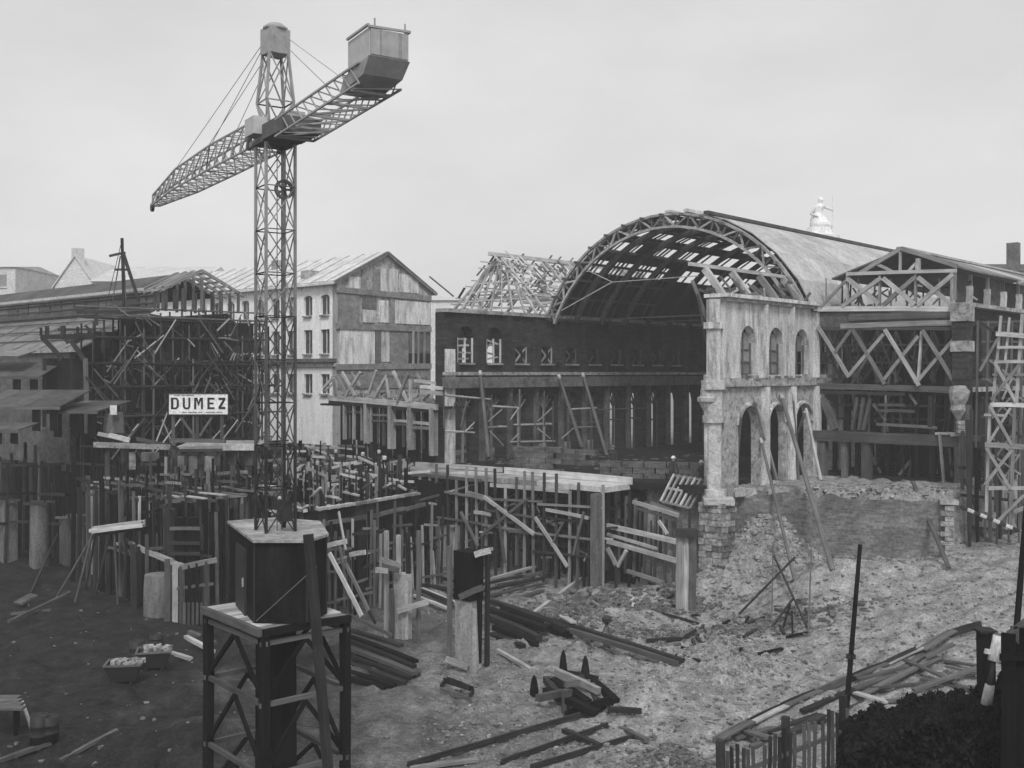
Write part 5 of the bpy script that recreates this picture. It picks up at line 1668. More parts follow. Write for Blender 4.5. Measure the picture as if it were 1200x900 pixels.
for (px, y0, y1, D, lab) in ((166, 571, 618, 58, 'leftmost dark paired column shutter above the stepped formwork'), (219, 606, 655, 53, 'dark paired column shutter in front of the crane mast foot'), (232, 540, 590, 62, 'dark paired column shutter among the starter bars'),
                             (182, 535, 570, 63, 'dark square column shutter near the trestle sheds')):
    t = thing('column_shutter', W(px, y1, D), lab, 'formwork')
    for s in (-.32, .32):
        p, q = W(px, y0, D), W(px, y1 + 40, D)
        p.x += s
        q.x += s
        q.z = max(q.z, hz(q.x, q.y) - .1)
        beam('shutter', q, p, .42, .42, WB, t)
    for f in (.25, .6, .85):
        z = W(px, y0 + (y1 - y0) * f, D)
        beam('yoke', z - Vector((.75, .3, 0)), z + Vector((.75, -.3, 0)), .12, .16, WM if f < .5 else WD, t)
        beam('yoke', z - Vector((.75, -.3, 0)), z + Vector((.75, .3, 0)), .12, .16, WD, t)

# timber grid for the left basement: posts, two tiers of beams, joists and some boards
gf = thing('formwork_grid', (-18, 58, 0), 'dense grid of props and joists filling the dig left of the crane', 'formwork')
G0 = Vector((-20.5, 57.0, 0))
def GF(u, v, z):
    p_ = G0 + rN * u + dN * v
    return Vector((p_.x, p_.y, z))
for i in range(12):
    for j in range(9):
        u, v = -6.5 + .95 * i + U(-.12, .12), 1.1 * j + U(-.12, .12)
        q = GF(u, v, 0)
        zg_ = 0 if plateau_sd(np.array([q.x]), np.array([q.y]))[0] < 0 else 5.7
        zt_ = RN.choice((5.5, 5.5, 6.2, 6.9, 7.4))
        beam('post', (q.x, q.y, zg_ - .1), (q.x + U(-.06, .06), q.y, zt_), *((.11, .11) if U(0, 1) < .7 else (.2, .2)), RN.choice((WD, WB, WD, WM, WB, WL)), gf)
        if j < 7 and U(0, 1) < .8:
            z = 5.4 + U(-.1, .1)
            beam('joist', GF(u, v - .2, z), GF(u + U(-.1, .1), v + 1.5, z + U(-.1, .1)), .12, .2, RN.choice((WM, WL, WM, WD)), gf)
        if i < 11 and U(0, 1) < .8:
            z = RN.choice((2.4, 4.0, 5.15, 6.0))
            beam('beam', GF(u - .3, v, z), GF(u + 1.6, v, z + U(-.12, .12)), .09, .14, RN.choice((WM, WD, WM, WL)), gf)
        if U(0, 1) < .3:
            beam('brace', GF(u, v + .1, U(.4, 2.5)), GF(u + U(.8, 1.4) * RN.choice((-1, 1)), v + .1, U(3.5, 5.2)), .08, .12, RN.choice((WD, WM, WB)), gf)
        if U(0, 1) < .32:
            z = 5.62
            beam('deck_board', GF(u - .4, v + U(0, .8), z), GF(u + U(.8, 2.0), v + U(0, .8), z), .3, .06, RN.choice((WL, WM, WP, WM)), gf)
        if U(0, 1) < .4:
            for k in range(4):
                a_ = GF(u + (.15 if k % 2 else -.15), v + (.15 if k > 1 else -.15), 5.5)
                beam('starter_bar', a_, a_ + Vector((U(-.05, .05), U(-.05, .05), U(.8, 1.6))), .03, .03, IRD, gf, 'rod')
# racks of frames left of the crane
fr_ = thing('prop_lattice', W(160, 600, 60), 'dim lattice of prop frames between the sheds and crane', 'scaffold')
PFR = ((-21, 60.5), (1, -.12))
trace('frame', PFR, [(145, 560, 172, 569, .24, WL), (148, 568, 170, 577, .2, WM), (149, 572, 149, 612), (171, 560, 171, 600), (168, 578, 205, 575), (160, 600, 170, 578), (152, 575, 165, 600), (192, 600, 192, 640), (204, 575, 206, 610), (178, 570, 178, 640),
                     (200, 557, 224, 566, .26, WL), (214, 586, 232, 594, .2, WL), (244, 550, 244, 600, .2, WL), (253, 555, 253, 610, .2, WL), (253, 555, 290, 553, .18, WL), (240, 583, 256, 583, .14, WL), (266, 575, 266, 610, .18, WL), (272, 545, 272, 610, .2, WM), (289, 540, 289, 600, .18, WM),
                     (205, 530, 260, 531, .24, WL), (212, 534, 212, 552, .3, CON), (226, 534, 226, 560, .4, CON), (236, 534, 236, 560, .3, CON), (246, 534, 246, 552, .5, CONL), (262, 524, 300, 524, .35, CONL), (155, 530, 155, 550, .3, PLG), (176, 530, 176, 540, .8, COND)], .15, WM, fr_, 0, .5)
for k in range(40):
    px, py = U(145, 300), U(530, 620)
    trace('loose_stick', PFR, [(px, py, px + U(-12, 12), py + U(-22, 22), U(.08, .14), RN.choice((WD, WM, WB)))], .1, WD, fr_, U(-3, 2))
for k in range(130):
    px, D = U(148, 298), U(54, 62)
    g = W(px, 600, D)
    z = hz(g.x, g.y)
    beam('prop', (g.x, g.y, z), (g.x + U(-.1, .1), g.y, z + U(2, 6 if z < 3 else 2.6)), .13, .13, RN.choice((WB, WD, WD, WM)), fr_)

# rows of props and stubs at the far left
lr = thing('prop_row', W(60, 600, 70), 'row of dark upright props standing along the left pit wall', 'scaffold')
for k in range(44):
    px = -20 + 3.9 * k + U(-2, 2)
    D = U(66, 72)
    g = W(px, 500, D)
    z = hz(g.x, g.y)
    h = U(4.6, 7.4) if z < 3 else U(1.2, 2.6)
    beam('prop', (g.x, g.y, z - .1), (g.x + U(-.15, .15), g.y, z + h), .16, .16, RN.choice((WB, WD, WD, WM)), lr)
for y in (578, 612, 545):
    for k in range(5):
        beam('rail', W(-20 + 32 * k, y + U(-3, 3), 66.5), W(8 + 34 * k, y + U(-3, 3), 66.4), .1, .16, RN.choice((WD, WM, WB)), lr)
beam('pit_boarding', (-50, 73.5, 3), (-24, 71.5, 3), .2, 5.8, BLK, lr)
for px, y0, y1, D, w, lab in ((46, 590, 652, 66, 1.05, 'round grey concrete pier stub at far left'), (84, 606, 650, 66.5, 1.1, 'square concrete pier with pale collar at far left'), (10, 588, 640, 67, .8, 'dim concrete pier beside the left picture edge')):
    t = thing('concrete_pier', W(px, y1, D), lab, 'pier')
    g = W(px, y1, D)
    zb_, zt_ = hz(g.x, g.y) - .2, W(px, y0, D).z
    if w == 1.05:
        vs, fs = lathe([(w * .55, 0), (w * .5, zt_ - zb_ - .1), (w * .45, zt_ - zb_)], 14, (g.x, g.y, zb_))
        mesh('shaft', vs, fs, COND, t, False)
    else:
        beam('shaft', (g.x, g.y, zb_), (g.x, g.y, zt_), w, w, COND, t)
    for s in (-1, 1):
        beam('collar', (g.x - w * .7, g.y - .5 * s * w, zt_ + .05), (g.x + w * .7, g.y - .5 * s * w, zt_ + .05), .12, .14, WL if 'pale' in lab else WM, t)

# small sheds at the far left
def shed(name, label, x0, x1, D, ytop, yeave, ybot, roofm, depth=5.0, wallm=WB):
    t = thing(name, W((x0 + x1) / 2, ybot, D), label, 'shed')
    xa, xb = (x0 - CX) * D / F, (x1 - CX) * D / F
    zt, zv, z0 = (CZ - (y - HY) * D / F for y in (ytop, yeave, ybot))
    n = max(3, int((xb - xa) / .9))
    for k in range(n):
        p, q = xa + (xb - xa) * k / n, xa + (xb - xa) * (k + 1) / n - .02
        c = [Vector((p, D - .4, zv)), Vector((q, D - .4, zv)), Vector((q, D + depth, zt)), Vector((p, D + depth, zt))]
        hexa('roof_sheet', [v - Vector((0, 0, .07)) for v in c] + c, roofm, t)
        if U(0, 1) < .9:
            beam('wall_board', ((p + q) / 2, D, z0), ((p + q) / 2, D, zv - .1), q - p - .02, .06, wallm, t)
    beam('eaves_board', (xa, D - .42, zv - .1), (xb, D - .42, zv - .1), .05, .16, WL if roofm is ZNL else WM, t)
    return t
shed('lean_to_shed', 'small lean-to with bright roof strip at the left edge', -30, 26, 66, 410, 417, 440, ZNM, 2, PLD)
shed('long_shed', 'dim long shed below the bright roofed lean-to', -30, 50, 65.5, 424, 441, 462, ZND, 3, WB)
shed('open_shed', 'open-fronted shed with grey pitched roof at left', -30, 74, 60, 458, 476, 505, ZND, 4, WB)
shed('low_shed', 'low dark-roofed store right of the open shed', 58, 118, 61, 472, 481, 512, ZND, 5)
shed('low_shed', 'lowest pale-roofed shed in the left corner of the sheds', -30, 26, 57, 497, 503, 520, ZND, 2)
shed('site_hut', 'flat pale-roofed hut under the DUMEZ sign', 205, 300, 60, 520, 525, 545, CON, 3, WM)
hb = thing('board_stack', W(132, 508, 62), 'upright grey boards with a white notice leaning together', 'boards')
beam('board', W(129, 508, 62), W(131, 484, 62.4), .8, .08, WM, hb)
beam('board', W(140, 508, 62), W(139, 483, 62.4), .5, .08, WM, hb)
panel('notice', ((0, 61.8), (1, 0)), 129, 475, 137, 486, .05, 0, SGN, hb)
trace('plank', ((0, 60.5), (1, 0)), [(115, 508, 152, 517, .2, WL), (128, 510, 152, 516, .26, WP), (160, 514, 195, 522, .2, WM), (110, 521, 200, 524, .3, PLG)], .2, WL, hb)
# ------------------------------------------------------------------ standing columns in the pit
def site_column(name, label, px, yb, ytop_con, w, posts, boards, ytop_dark=None):
    g = gh(px, yb)
    D = g.y
    t = thing(name, g, label, 'column')
    zc = W(px, ytop_con, D).z
    beam('shaft', (g.x, g.y, g.z - .3), (g.x, g.y, zc), w, w * .9, CON, t)
    beam('shaft_face', (g.x + w * .2, g.y - w * .46, g.z - .3), (g.x + w * .2, g.y - w * .46, zc - .3), w * .55, .06, CONL, t)
    if ytop_dark:
        beam('upper_shutter', (g.x, g.y, zc + .01), (g.x, g.y, W(px, ytop_dark, D).z), w * 1.12, w * 1.0, WB, t)
    for (x, y0, y1, m) in posts:
        p, q = W(x, y0, D + U(-.5, .2)), W(x + U(-1, 1), y1, D)
        q.z = hz(q.x, q.y) - .1
        beam('post', q, p, .16, .16, m, t)
    for (x0, y0, x1, y1, m) in boards:
        beam('clamp_board', W(x0, y0, D - .6), W(x1, y1, D - .65), .1, .24, m, t)
    return t
site_column('concrete_column', 'tall concrete column with dark upper shutter in the middle of the pit', 549, 783, 702, .82,
            [(527, 640, 780, WM), (541, 645, 720, WB), (571, 640, 785, WD), (562, 650, 720, WB)], [(522, 772, 548, 782, WL), (538, 700, 566, 688, WM), (556, 650, 575, 645, WL)], 645)
site_column('concrete_column', 'shorter concrete column with four raised poles left of the tall one', 472, 750, 672, .62,
            [(453, 622, 748, WL), (467, 627, 750, WL), (478, 624, 700, WD), (491, 622, 745, WM), (459, 690, 745, WM)], [(445, 655, 470, 664, WL), (448, 664, 468, 668, WM), (466, 716, 502, 705, WL), (440, 668, 455, 669, WL)])
site_column('concrete_column', 'pale concrete stump below the deck props', 527, 662, 616, 1.1, [(512, 605, 660, WD), (541, 600, 660, WD)], [])

# ladder-like braces against the curved shutter
lb = thing('raking_braces', gh(420, 720), 'pale raking boards propping the curved shutter right of the cab', 'braces')
for (x0, y0, x1, y1, D0, w, m) in ((386, 648, 424, 722, 47, .2, WP), (405, 660, 432, 716, 48, .18, WL), (397, 600, 405, 645, 50, .16, WL), (382, 640, 406, 634, 48, .22, WP), (410, 650, 428, 647, 49, .22, WL),
                                   (398, 640, 408, 700, 49, .2, WM), (418, 690, 440, 730, 48, .16, WD), (406, 720, 460, 745, 46, .14, WM)):
    beam('board', W(x0, y0, D0), W(x1, y1, D0 - 1.2), .08, w, m, lb)

# ------------------------------------------------------------------ loose timber on the ground
def stick(x0, y0, x1, y1, w, h, m, label, name='timber_beam', group='loose timbers on the pit floor', up0=None, up1=None, cat='timber'):
    up0 = h * .45 if up0 is None else up0
    up1 = h * .45 if up1 is None else up1
    a, b = gh(x0, y0, up0), gh(x1, y1, up1)
    return tag(beam(name, a, b, w, h, m, None, 'rough'), label, cat, group)

def pile(label, group, segs, w, h, mats, name='plank', cat='plank'):
    for k, s in enumerate(segs):
        up = s[4] if len(s) > 4 else .06
        stick(s[0], s[1], s[2], s[3], w * U(.85, 1.15), h * U(.85, 1.15), RN.choice(mats), label, name, group, up, up * U(.7, 1.2), cat)

pile('dark plank in the stack lying right of the crane base', 'dark plank stack right of the crane', [(402, 756, 488, 787, .5), (403, 760, 486, 791, .45), (403, 766, 486, 797, .3), (404, 772, 480, 801, .2), (405, 779, 474, 804, .1), (405, 788, 462, 806, .06), (402, 752, 470, 776, .62), (420, 770, 490, 794, .1), (405, 795, 452, 808, .06)],
     .26, .14, (WB, WD, WD, WM))
pile('plank in the sprawling stack between the two concrete columns and deck', 'plank stack in mid pit', [(490, 680, 546, 702, .3), (492, 686, 548, 708, .2), (494, 692, 540, 712, .1), (548, 698, 640, 678, .5), (556, 702, 642, 682, .35), (560, 706, 640, 687, .2), (566, 694, 626, 678, .6), (540, 700, 612, 684, .45), (575, 712, 636, 694, .1),
      (486, 702, 524, 718, .2), (488, 696, 530, 714, .3), (505, 676, 560, 690, .1), (520, 690, 575, 676, .1)], .24, .12, (WL, WM, WD, WM))
pile('tarred baulk in the dark stack behind the winch pit', 'tarred baulks behind the winch pit', [(575, 724, 640, 748, .4), (577, 730, 632, 754, .25), (580, 738, 628, 758, .1), (590, 722, 664, 748, .5), (600, 726, 668, 751, .3), (576, 745, 612, 760, .06)], .34, .26, (WB, WB, WD), 'baulk', 'timber')
stick(575, 716, 800, 778, .24, .22, WD, 'longest beam lying across the pit floor, farther of two', up0=.5, up1=.1)
stick(640, 738, 796, 780, .22, .2, WM, 'long beam lying alongside the longest one, nearer', up0=.3, up1=.08)
stick(640, 727, 672, 745, .3, .08, WP, 'short bright board on the tarred baulks', up0=.6, up1=.6)
stick(620, 656, 682, 678, .2, .12, WL, 'pale board beside the deck props, nearer')
stick(624, 664, 676, 684, .2, .12, WM, 'weathered board beside the deck props, farther down')
stick(583, 763, 622, 786, .18, .12, WL, 'thin pale board lying left of the winch pit')
stick(758, 752, 798, 750, .2, .14, WD, 'dark bar lying left of the gravel mound')
stick(712, 838, 752, 840, .2, .16, WD, 'dark billet by the rails', up0=.2, up1=.2)
stick(760, 715, 818, 732, .14, .1, WD, 'dark thin pole among rubble left of gravel mound')
stick(10, 731, 82, 706, .18, .12, WM, 'long weathered pole on the ground at far left', up0=.1, up1=.5)
stick(14, 720, 60, 716, .2, .12, WM, 'weathered plank crossing the far left pole')
stick(20, 712, 40, 706, .7, .1, WM, 'broad board on the far left timber heap', up0=.2, up1=.4)
stick(92, 722, 114, 748, .12, .1, WD, 'dark stick pointing down at far left')
stick(36, 695, 70, 658, .12, .12, WD, 'dark pole raised at a slant far left', up0=0, up1=2.0)
stick(184, 762, 224, 774, .18, .14, WL, 'pale board behind the rubble skips')
stick(218, 748, 250, 766, .2, .16, WL, 'pale board by the stepped formwork foot, nearer')
stick(222, 742, 252, 756, .2, .16, WM, 'weathered board by the stepped formwork foot, farther')

# rubble-loaded skips
def skip(px, py, label, ang):
    g = gh(px, py)
    t = thing('tip_skip', g, label, 'skip', 'rubble skips at left')
    c, s = math.cos(ang), math.sin(ang)
    def L(x, y, z):
        return Vector((g.x + x * c - y * s, g.y + x * s + y * c, g.z + z))
    for a, b in (((-.45, -.34), (.45, -.34)), ((.45, -.34), (.45, .34)), ((.45, .34), (-.45, .34)), ((-.45, .34), (-.45, -.34))):
        vs = [L(a[0], a[1], .12), L(b[0], b[1], .12), L(b[0] * 1.5, b[1] * 1.5, .72), L(a[0] * 1.5, a[1] * 1.5, .72)]
        ins = [L(a[0] * .9, a[1] * .9, .14), L(b[0] * .9, b[1] * .9, .14), L(b[0] * 1.43, b[1] * 1.43, .72), L(a[0] * 1.43, a[1] * 1.43, .72)]
        hexa('skip_side', ins + vs, IRD, t)
    beam('skip_floor', L(-.45, 0, .13), L(.45, 0, .13), .68, .05, IRD, t)
    for y in (-.5, .5):
        beam('rim', L(-.7, y, .74), L(.7, y, .74), .07, .07, IRM, t)
    for x in (-.66, .66):
        beam('rim', L(x, -.5, .74), L(x, .5, .74), .07, .07, IRM, t)
    for x in (-.3, .3):
        beam('skid', L(x, -.4, .04), L(x, .4, .04), .08, .12, IRD, t)
    for k in range(26):
        p = L(U(-.5, .5), U(-.32, .32), U(.66, .86))
        beam('rubble_lump', p, p + Vector((U(.12, .26), U(-.1, .1), U(-.05, .05))), U(.14, .26), U(.12, .22), RN.choice((RUB, RUBD, RUBD, CON)), t)
skip(146, 799, 'nearer rubble-filled iron skip', .15)
skip(181, 783, 'farther rubble-filled iron skip', .25)
def drum(px, py, label, m=IRD, h=.85):
    g = gh(px, py)
    vs, fs = lathe([(.24, 0), (.28, .01), (.28, h * .33), (.295, h * .34), (.28, h * .36), (.28, h * .64), (.295, h * .66), (.28, h * .68), (.28, h), (.25, h), (.25, h - .03)], 14, g)
    return tag(mesh('iron_drum', vs, fs, m, None, True), label, 'drum', 'iron drums')
drum(160, 775, 'dark upright drum behind the nearer skip')
drum(183, 757, 'small dark drum by the board behind the skips', h=.5)

# bench and drums in the lower left corner
bt = thing('plank_bench', gh(8, 868), 'rough bench with pale plank top in the lower left corner', 'bench')
D0 = gh(8, 868).y
for k in range(4):
    a, b = W(-14, 812 + 8 * k, D0 + .9 - .38 * k), W(22 + 2 * k, 812 + 8 * k, D0 + .9 - .38 * k)
    a.z = b.z = 1.02
    beam('plank', a, b, .34, .07, WM, bt)
for x, y in ((-8, .3), (18, .3), (-8, .9), (20, .9)):
    p = W(x, 840, D0 + y)
    beam('leg', (p.x, p.y, hz(p.x, p.y) - .1), (p.x, p.y, 1.0), .12, .12, WB, bt)
drum(46, 874, 'dark drum beside the corner bench', h=1.0)
drum(58, 868, 'second dark drum, right of the one by the corner bench', h=.8)
stick(26, 846, 46, 880, .1, .1, WL, 'thin pale stick leaning by the corner drums', up0=.7, up1=0)
stick(70, 893, 138, 857, .16, .1, WM, 'weathered plank edging the dark hole at lower left')
stick(0, 893, 60, 872, .2, .12, WM, 'weathered plank in the very corner at lower left')

# ------------------------------------------------------------------ winch pit with stumps
wp = thing('winch_pit', gh(672, 815), 'timbered pit with crossed baulks left of the rails', 'pit')
for (x0, y0, x1, y1, w, u0, u1, m) in ((652, 797, 702, 816, .2, .35, .2, WL), (630, 828, 668, 820, .22, .3, .3, WM), (662, 817, 680, 812, .2, .5, .4, WM), (648, 800, 690, 826, .3, .1, .05, WB), (640, 812, 700, 838, .3, .1, .05, WB), (664, 838, 720, 822, .3, .1, .1, WB),
                                       (690, 800, 722, 826, .28, .2, .1, WB), (640, 800, 662, 830, .24, .15, .1, WD), (680, 800, 706, 834, .26, .2, .1, WD), (660, 792, 700, 800, .3, .1, .1, WB)):
    beam('baulk', gh(x0, y0, u0), gh(x1, y1, u1), w, .24, m, wp)
beam('post', gh(663, 838, -.2), gh(663, 838, .95), .24, .24, WM, wp)
beam('board', gh(702, 806, .5), gh(721, 806, .5), .2, .08, WL, wp)
for px, py, h, label in ((660, 793, 1.05, 'tallest dark pointed stump behind the winch pit'), (686, 792, .8, 'slim dark stump right of the tallest one'), (626, 815, .75, 'squat dark stump left of the winch pit')):
    g = gh(px, py)
    vs, fs = lathe([(.17, -.15), (.16, h * .3), (.13, h * .55), (.1, h * .8), (.03, h)], 6, g)
    tag(mesh('timber_stump', vs, fs, WB), label, 'stump', 'stumps round the winch pit')
# small trivet in front of the long beams
tv = thing('tripod_stand', gh(711, 752), 'small three-legged stand with a dark head beside the long beams', 'tripod')
g = gh(711, 750)
for a in range(3):
    q = g + Vector((.32 * math.cos(a * 2.1 + .4), .32 * math.sin(a * 2.1 + .4), 0))
    beam('leg', (q.x, q.y, hz(q.x, q.y)), (g.x, g.y, g.z + .75), .05, .05, WM, tv)
vs, fs = lathe([(.08, 0), (.2, .08), (.22, .25), (.12, .35)], 8, (g.x, g.y, g.z + .72))
mesh('head', vs, fs, IRD, tv)

# rails set in the dirt
for (x0, y0, x1, y1, lab) in ((478, 900, 680, 841, 'farthest of the rails at the bottom of the picture'), (588, 897, 712, 853, 'middle one of the rails at the bottom'), (622, 903, 744, 866, 'nearest of the rails at the bottom')):
    t = thing('rail', gh((x0 + x1) / 2, (y0 + y1) / 2), lab, 'rail', 'rails in the dirt')
    n = 8
    for k in range(n):
        a = gh(x0 + (x1 - x0) * k / n, y0 + (y1 - y0) * k / n, .13)
        b = gh(x0 + (x1 - x0) * (k + 1) / n, y0 + (y1 - y0) * (k + 1) / n, .13)
        beam('rail_head', a, b, .07, .12, IRD, t)
        beam('rail_foot', a - Vector((0, 0, .06)), b - Vector((0, 0, .06)), .16, .04, IRD, t)
stick(680, 838, 758, 873, .2, .14, WM, 'heavy sleeper lying across the rail ends', 'sleeper', up0=.2, up1=.15)
stick(661, 858, 702, 876, .18, .14, WD, 'dark sleeper between middle and farthest rails', 'sleeper')
stick(480, 902, 560, 892, .2, .1, WL, 'pale board at the bottom edge left of the rails')
# upturned box
ub = thing('broken_crate', gh(535, 816), 'small broken crate lying on the dirt at bottom centre', 'crate')
g = gh(534, 816)
for k, (x0, y0, x1, y1, u) in enumerate(((516, 812, 552, 824, .12), (520, 806, 554, 817, .3), (516, 812, 522, 806, .25), (550, 823, 555, 816, .2), (524, 808, 548, 818, .4))):
    beam('slat', gh(x0, y0, u), gh(x1, y1, u), .06, .2, WD if k else WM, ub)

# ------------------------------------------------------------------ rubble with rods and sticks, middle right
for k, (x0, y0, x1, y1, u0, u1, m, lab) in enumerate((
        (904, 738, 906, 684, 0, 2.0, WM, 'upright thin stake left of the other above the rubble'), (947, 746, 951, 694, 0, 1.9, WM, 'upright thin stake right of the other above the rubble'),
        (866, 722, 932, 686, .1, 1.2, WD, 'thin dark rod slanting up to the right over rubble'), (907, 688, 946, 738, 1.6, .1, WD, 'thin dark rod slanting down between the two stakes'),
        (904, 738, 930, 716, .1, .6, WD, 'dark rod leaning low between the two stakes'), (917, 740, 926, 724, .1, .6, WB, 'short dark forked stick under the rods'), (929, 748, 928, 732, 0, .6, WB, 'short dark stump near the right stake'))):
    stick(x0, y0, x1, y1, .07, .09, m, lab, 'stake', 'stakes and rods in the rubble', u0, u1, 'stake')
for k in range(26):
    px, py = U(790, 980), U(715, 775)
    stick(px, py, px + U(-28, 28), py + U(-9, 9), .12, .1, RN.choice((WD, WB, WM, WD)), 'scrap of broken lath strewn through the middle right rubble', 'scrap_lath', 'scrap laths in the rubble', .08, U(.05, .35), 'lath')
for k in range(16):
    px, py = U(690, 790), U(690, 714)
    stick(px, py, px + U(-22, 22), py + U(-4, 7), .12, .1, RN.choice((WD, WB, WM, WL)), 'scrap of lath strewn in front of the wall shutter', 'scrap_lath', 'scrap laths by the shutter', .06, U(.05, .3), 'lath')

# ------------------------------------------------------------------ plank walk and fence in the lower right
ke = thing('plank_kerb', gh(975, 810), 'long plank kerb running up beside the cart track at right', 'kerb')
kpts = [(836, 871), (875, 853), (915, 834), (955, 816), (995, 799), (1035, 782), (1075, 766), (1112, 751), (1150, 737)]
for k in range(len(kpts) - 1):
    (x0, y0), (x1, y1) = kpts[k], kpts[k + 1]
    a, b = gh(x0, y0, .1 + U(-.04, .08)), gh(x1, y1, .1 + U(-.04, .08))
    beam('kerb_plank', a, b, .07, .3, WD if k % 3 else WM, ke, 'rough')  # darker side and paler top put the shading into the plank colours
    c_ = Vector((.18, -.14, .12))
    if k % 4 != 3:
        beam('top_board', a + c_, b + c_, .24, .06, WL if k % 2 else WM, ke, 'rough')
pile('board strewn in the plank heap beside the tall dark pole', 'plank heap beside the dark pole', [(1000, 812, 1085, 782, .15), (1010, 820, 1100, 775, .2), (1005, 806, 1060, 790, .3), (1085, 786, 1118, 773, .5), (1060, 782, 1120, 802, .3), (1020, 812, 1108, 806, .2), (1000, 815, 1040, 826, .1), (1080, 800, 1140, 812, .15),
      (1050, 800, 1090, 770, .35), (1030, 826, 1085, 820, .1), (1070, 815, 1148, 790, .2), (1110, 790, 1148, 800, .3), (1090, 778, 1150, 788, .2), (940, 838, 1000, 812, .15), (960, 850, 1010, 828, .1)], .26, .08, (WM, WM, WD, WM, WL))
pile('board strewn on the slope behind the picket fence', 'boards behind the picket fence', [(860, 868, 930, 850, .1), (880, 878, 940, 858, .1), (900, 862, 960, 840, .12), (870, 862, 900, 872, .2), (925, 866, 965, 846, .2)], .26, .08, (WD, WM, WM))

def dark_pole(px0, py0, px1, py1, D, w, label):
    p, q = W(px0, py0, D), W(px1, py1, D)
    q.z = min(q.z, hz(q.x, q.y)) - .2
    t = thing('dark_pole', (q.x, q.y, q.z + .2), label, 'pole', 'tall dark poles at right')
    beam('pole_lower', q, q.lerp(p, .55), w, w, WB, t, 'pole')
    beam('pole_upper', q.lerp(p, .5), p, w * .8, w * .8, WB, t, 'pole')
    beam('pole_clamp', q.lerp(p, .55) - Vector((.12, 0, 0)), q.lerp(p, .55) + Vector((.12, 0, 0)), .14, .14, IRD, t)
    return t
dark_pole(1008, 638, 984, 862, 31.5, .2, 'tall dark pole rising from the plank heap')
dark_pole(1203, 590, 1177, 752, 26.0, .2, 'tall dark pole at the right picture edge')

fn = thing('picket_fence', gh(940, 890), 'rough pale picket fence at the bottom right', 'fence')
FA, FB = W(845, 914, 25.2), W(992, 856, 27.5)
for k in range(26):
    f = k / 25
    p = FA.lerp(FB, f)
    h = U(.45, .75)
    if k in (7, 15, 19):
        continue
    beam('picket', (p.x, p.y - .05, hz(p.x, p.y) - .2), (p.x + U(-.03, .03), p.y - .05, p.z + h), .085, .04, RN.choice((WM, WD, WM, WD)), fn)
beam('fence_rail', FA, FB, .06, .11, WM, fn)
beam('fence_rail', FA - Vector((0, 0, .8)), FB - Vector((0, 0, .8)), .07, .12, WM, fn)
for f in (.0, .5, .98):
    p = FA.lerp(FB, f)
    beam('fence_post', (p.x, p.y + .1, hz(p.x, p.y) - .3), (p.x, p.y + .1, p.z + .9), .16, .16, WD, fn)

# ivy-grown hoarding in the near right corner
ivy = thing('ivy_hedge', (9.5, 23, 2), 'black mass of ivy and shrubs in the bottom right corner', 'hedge')
prof = [(978, 905), (988, 872), (1010, 866), (1040, 858), (1075, 848), (1110, 846), (1140, 840), (1165, 838), (1180, 800), (1200, 780), (1240, 770)]
lv, lf = [], []
def leaf(p, s):
    n = Vector((U(-1, 1), U(-1.4, .3), U(-.3, 1))).normalized()
    a = n.orthogonal().normalized()
    a = (a * math.cos(U(0, 6.28)) + n.cross(a) * math.sin(U(0, 6.28))).normalized()
    b = n.cross(a)
    k = len(lv)
    lv.extend([p - a * s, p + b * s * .55 + n * s * .15, p + a * s, p - b * s * .55 + n * s * .15])
    lf.append((k, k + 1, k + 2, k + 3))
def ptop(px):
    for (xa, ya), (xb, yb) in zip(prof[:-1], prof[1:]):
        if xa <= px <= xb:
            return ya + (yb - ya) * (px - xa) / (xb - xa)
    return 850
bumps = [(U(985, 1235), U(0, 1), U(6, 17)) for _ in range(34)]
for k in range(15000):
    px = U(982, 1240)
    bp_ = 0
    for bx_, _, br in bumps:
        if abs(px - bx_) < br:
            bp_ = max(bp_, math.sqrt(1 - ((px - bx_) / br) ** 2) * br * 1.25)
    D = 22.5 + U(0, 2.2)
    zt_ = W(px, ptop(px) + 7 - bp_, 23.2).z
    g = W(px, 900, D)
    zg = 1.6
    f = 1 - U(0, 1) ** 2.2
    z = zg + (zt_ - zg) * f
    leaf(Vector((g.x, D, z)), U(.05, .11))
iv = mesh('foliage', lv, lf, LEAF, ivy)
for k in range(14):
    x = W(990 + 18 * k, 900, 23.5).x
    beam('stem', (x, 23.6, 1.5), (x + U(-.2, .2), 23.6 + U(-.3, .3), W(990, ptop(990 + 17 * k) + 12, 23.5).z), .08, .08, WB, ivy, 'pole')
core = []
for k in range(13):
    px0, px1 = 986 + 20 * k, 1005 + 20 * k
    a, b = W(px0, 900, 23.6), W(px1, 900, 23.6)
    zt_ = min(W(px0, ptop(px0), 23.6).z, W(px1, ptop(px1), 23.6).z) - .22
    beam('hoarding_board', ((a.x + b.x) / 2, 23.7, 1.2), ((a.x + b.x) / 2, 23.7, zt_), b.x - a.x, .08, WB, ivy)
gp = thing('gate_pier', W(1190, 860, 22), 'tall black hoarding panels at the right picture edge', 'hoarding')
for k in range(5):
    a, b = W(1174 + 16 * k, 800, 21.6), W(1189 + 16 * k, 800, 21.6)
    zt_ = W(1190, (738 if k else 745) + U(-3, 3), 21.6).z
    beam('panel', ((a.x + b.x) / 2, 21.6 + .02 * (k % 2), 1.5), ((a.x + b.x) / 2, 21.6 + .02 * (k % 2), zt_), b.x - a.x, .1, WB, gp)
beam('rail', W(1172, 770, 21.5), W(1250, 770, 21.5), .08, .14, WB, gp)
beam('coping', W(1193, 733, 21.7), W(1202, 745, 21.7), .2, .5, WM, gp)
gpp = thing('gate_post', W(1155, 815, 24.4), 'short black square post beside the banded white pole', 'post')
p = W(1155, 815, 24.4)
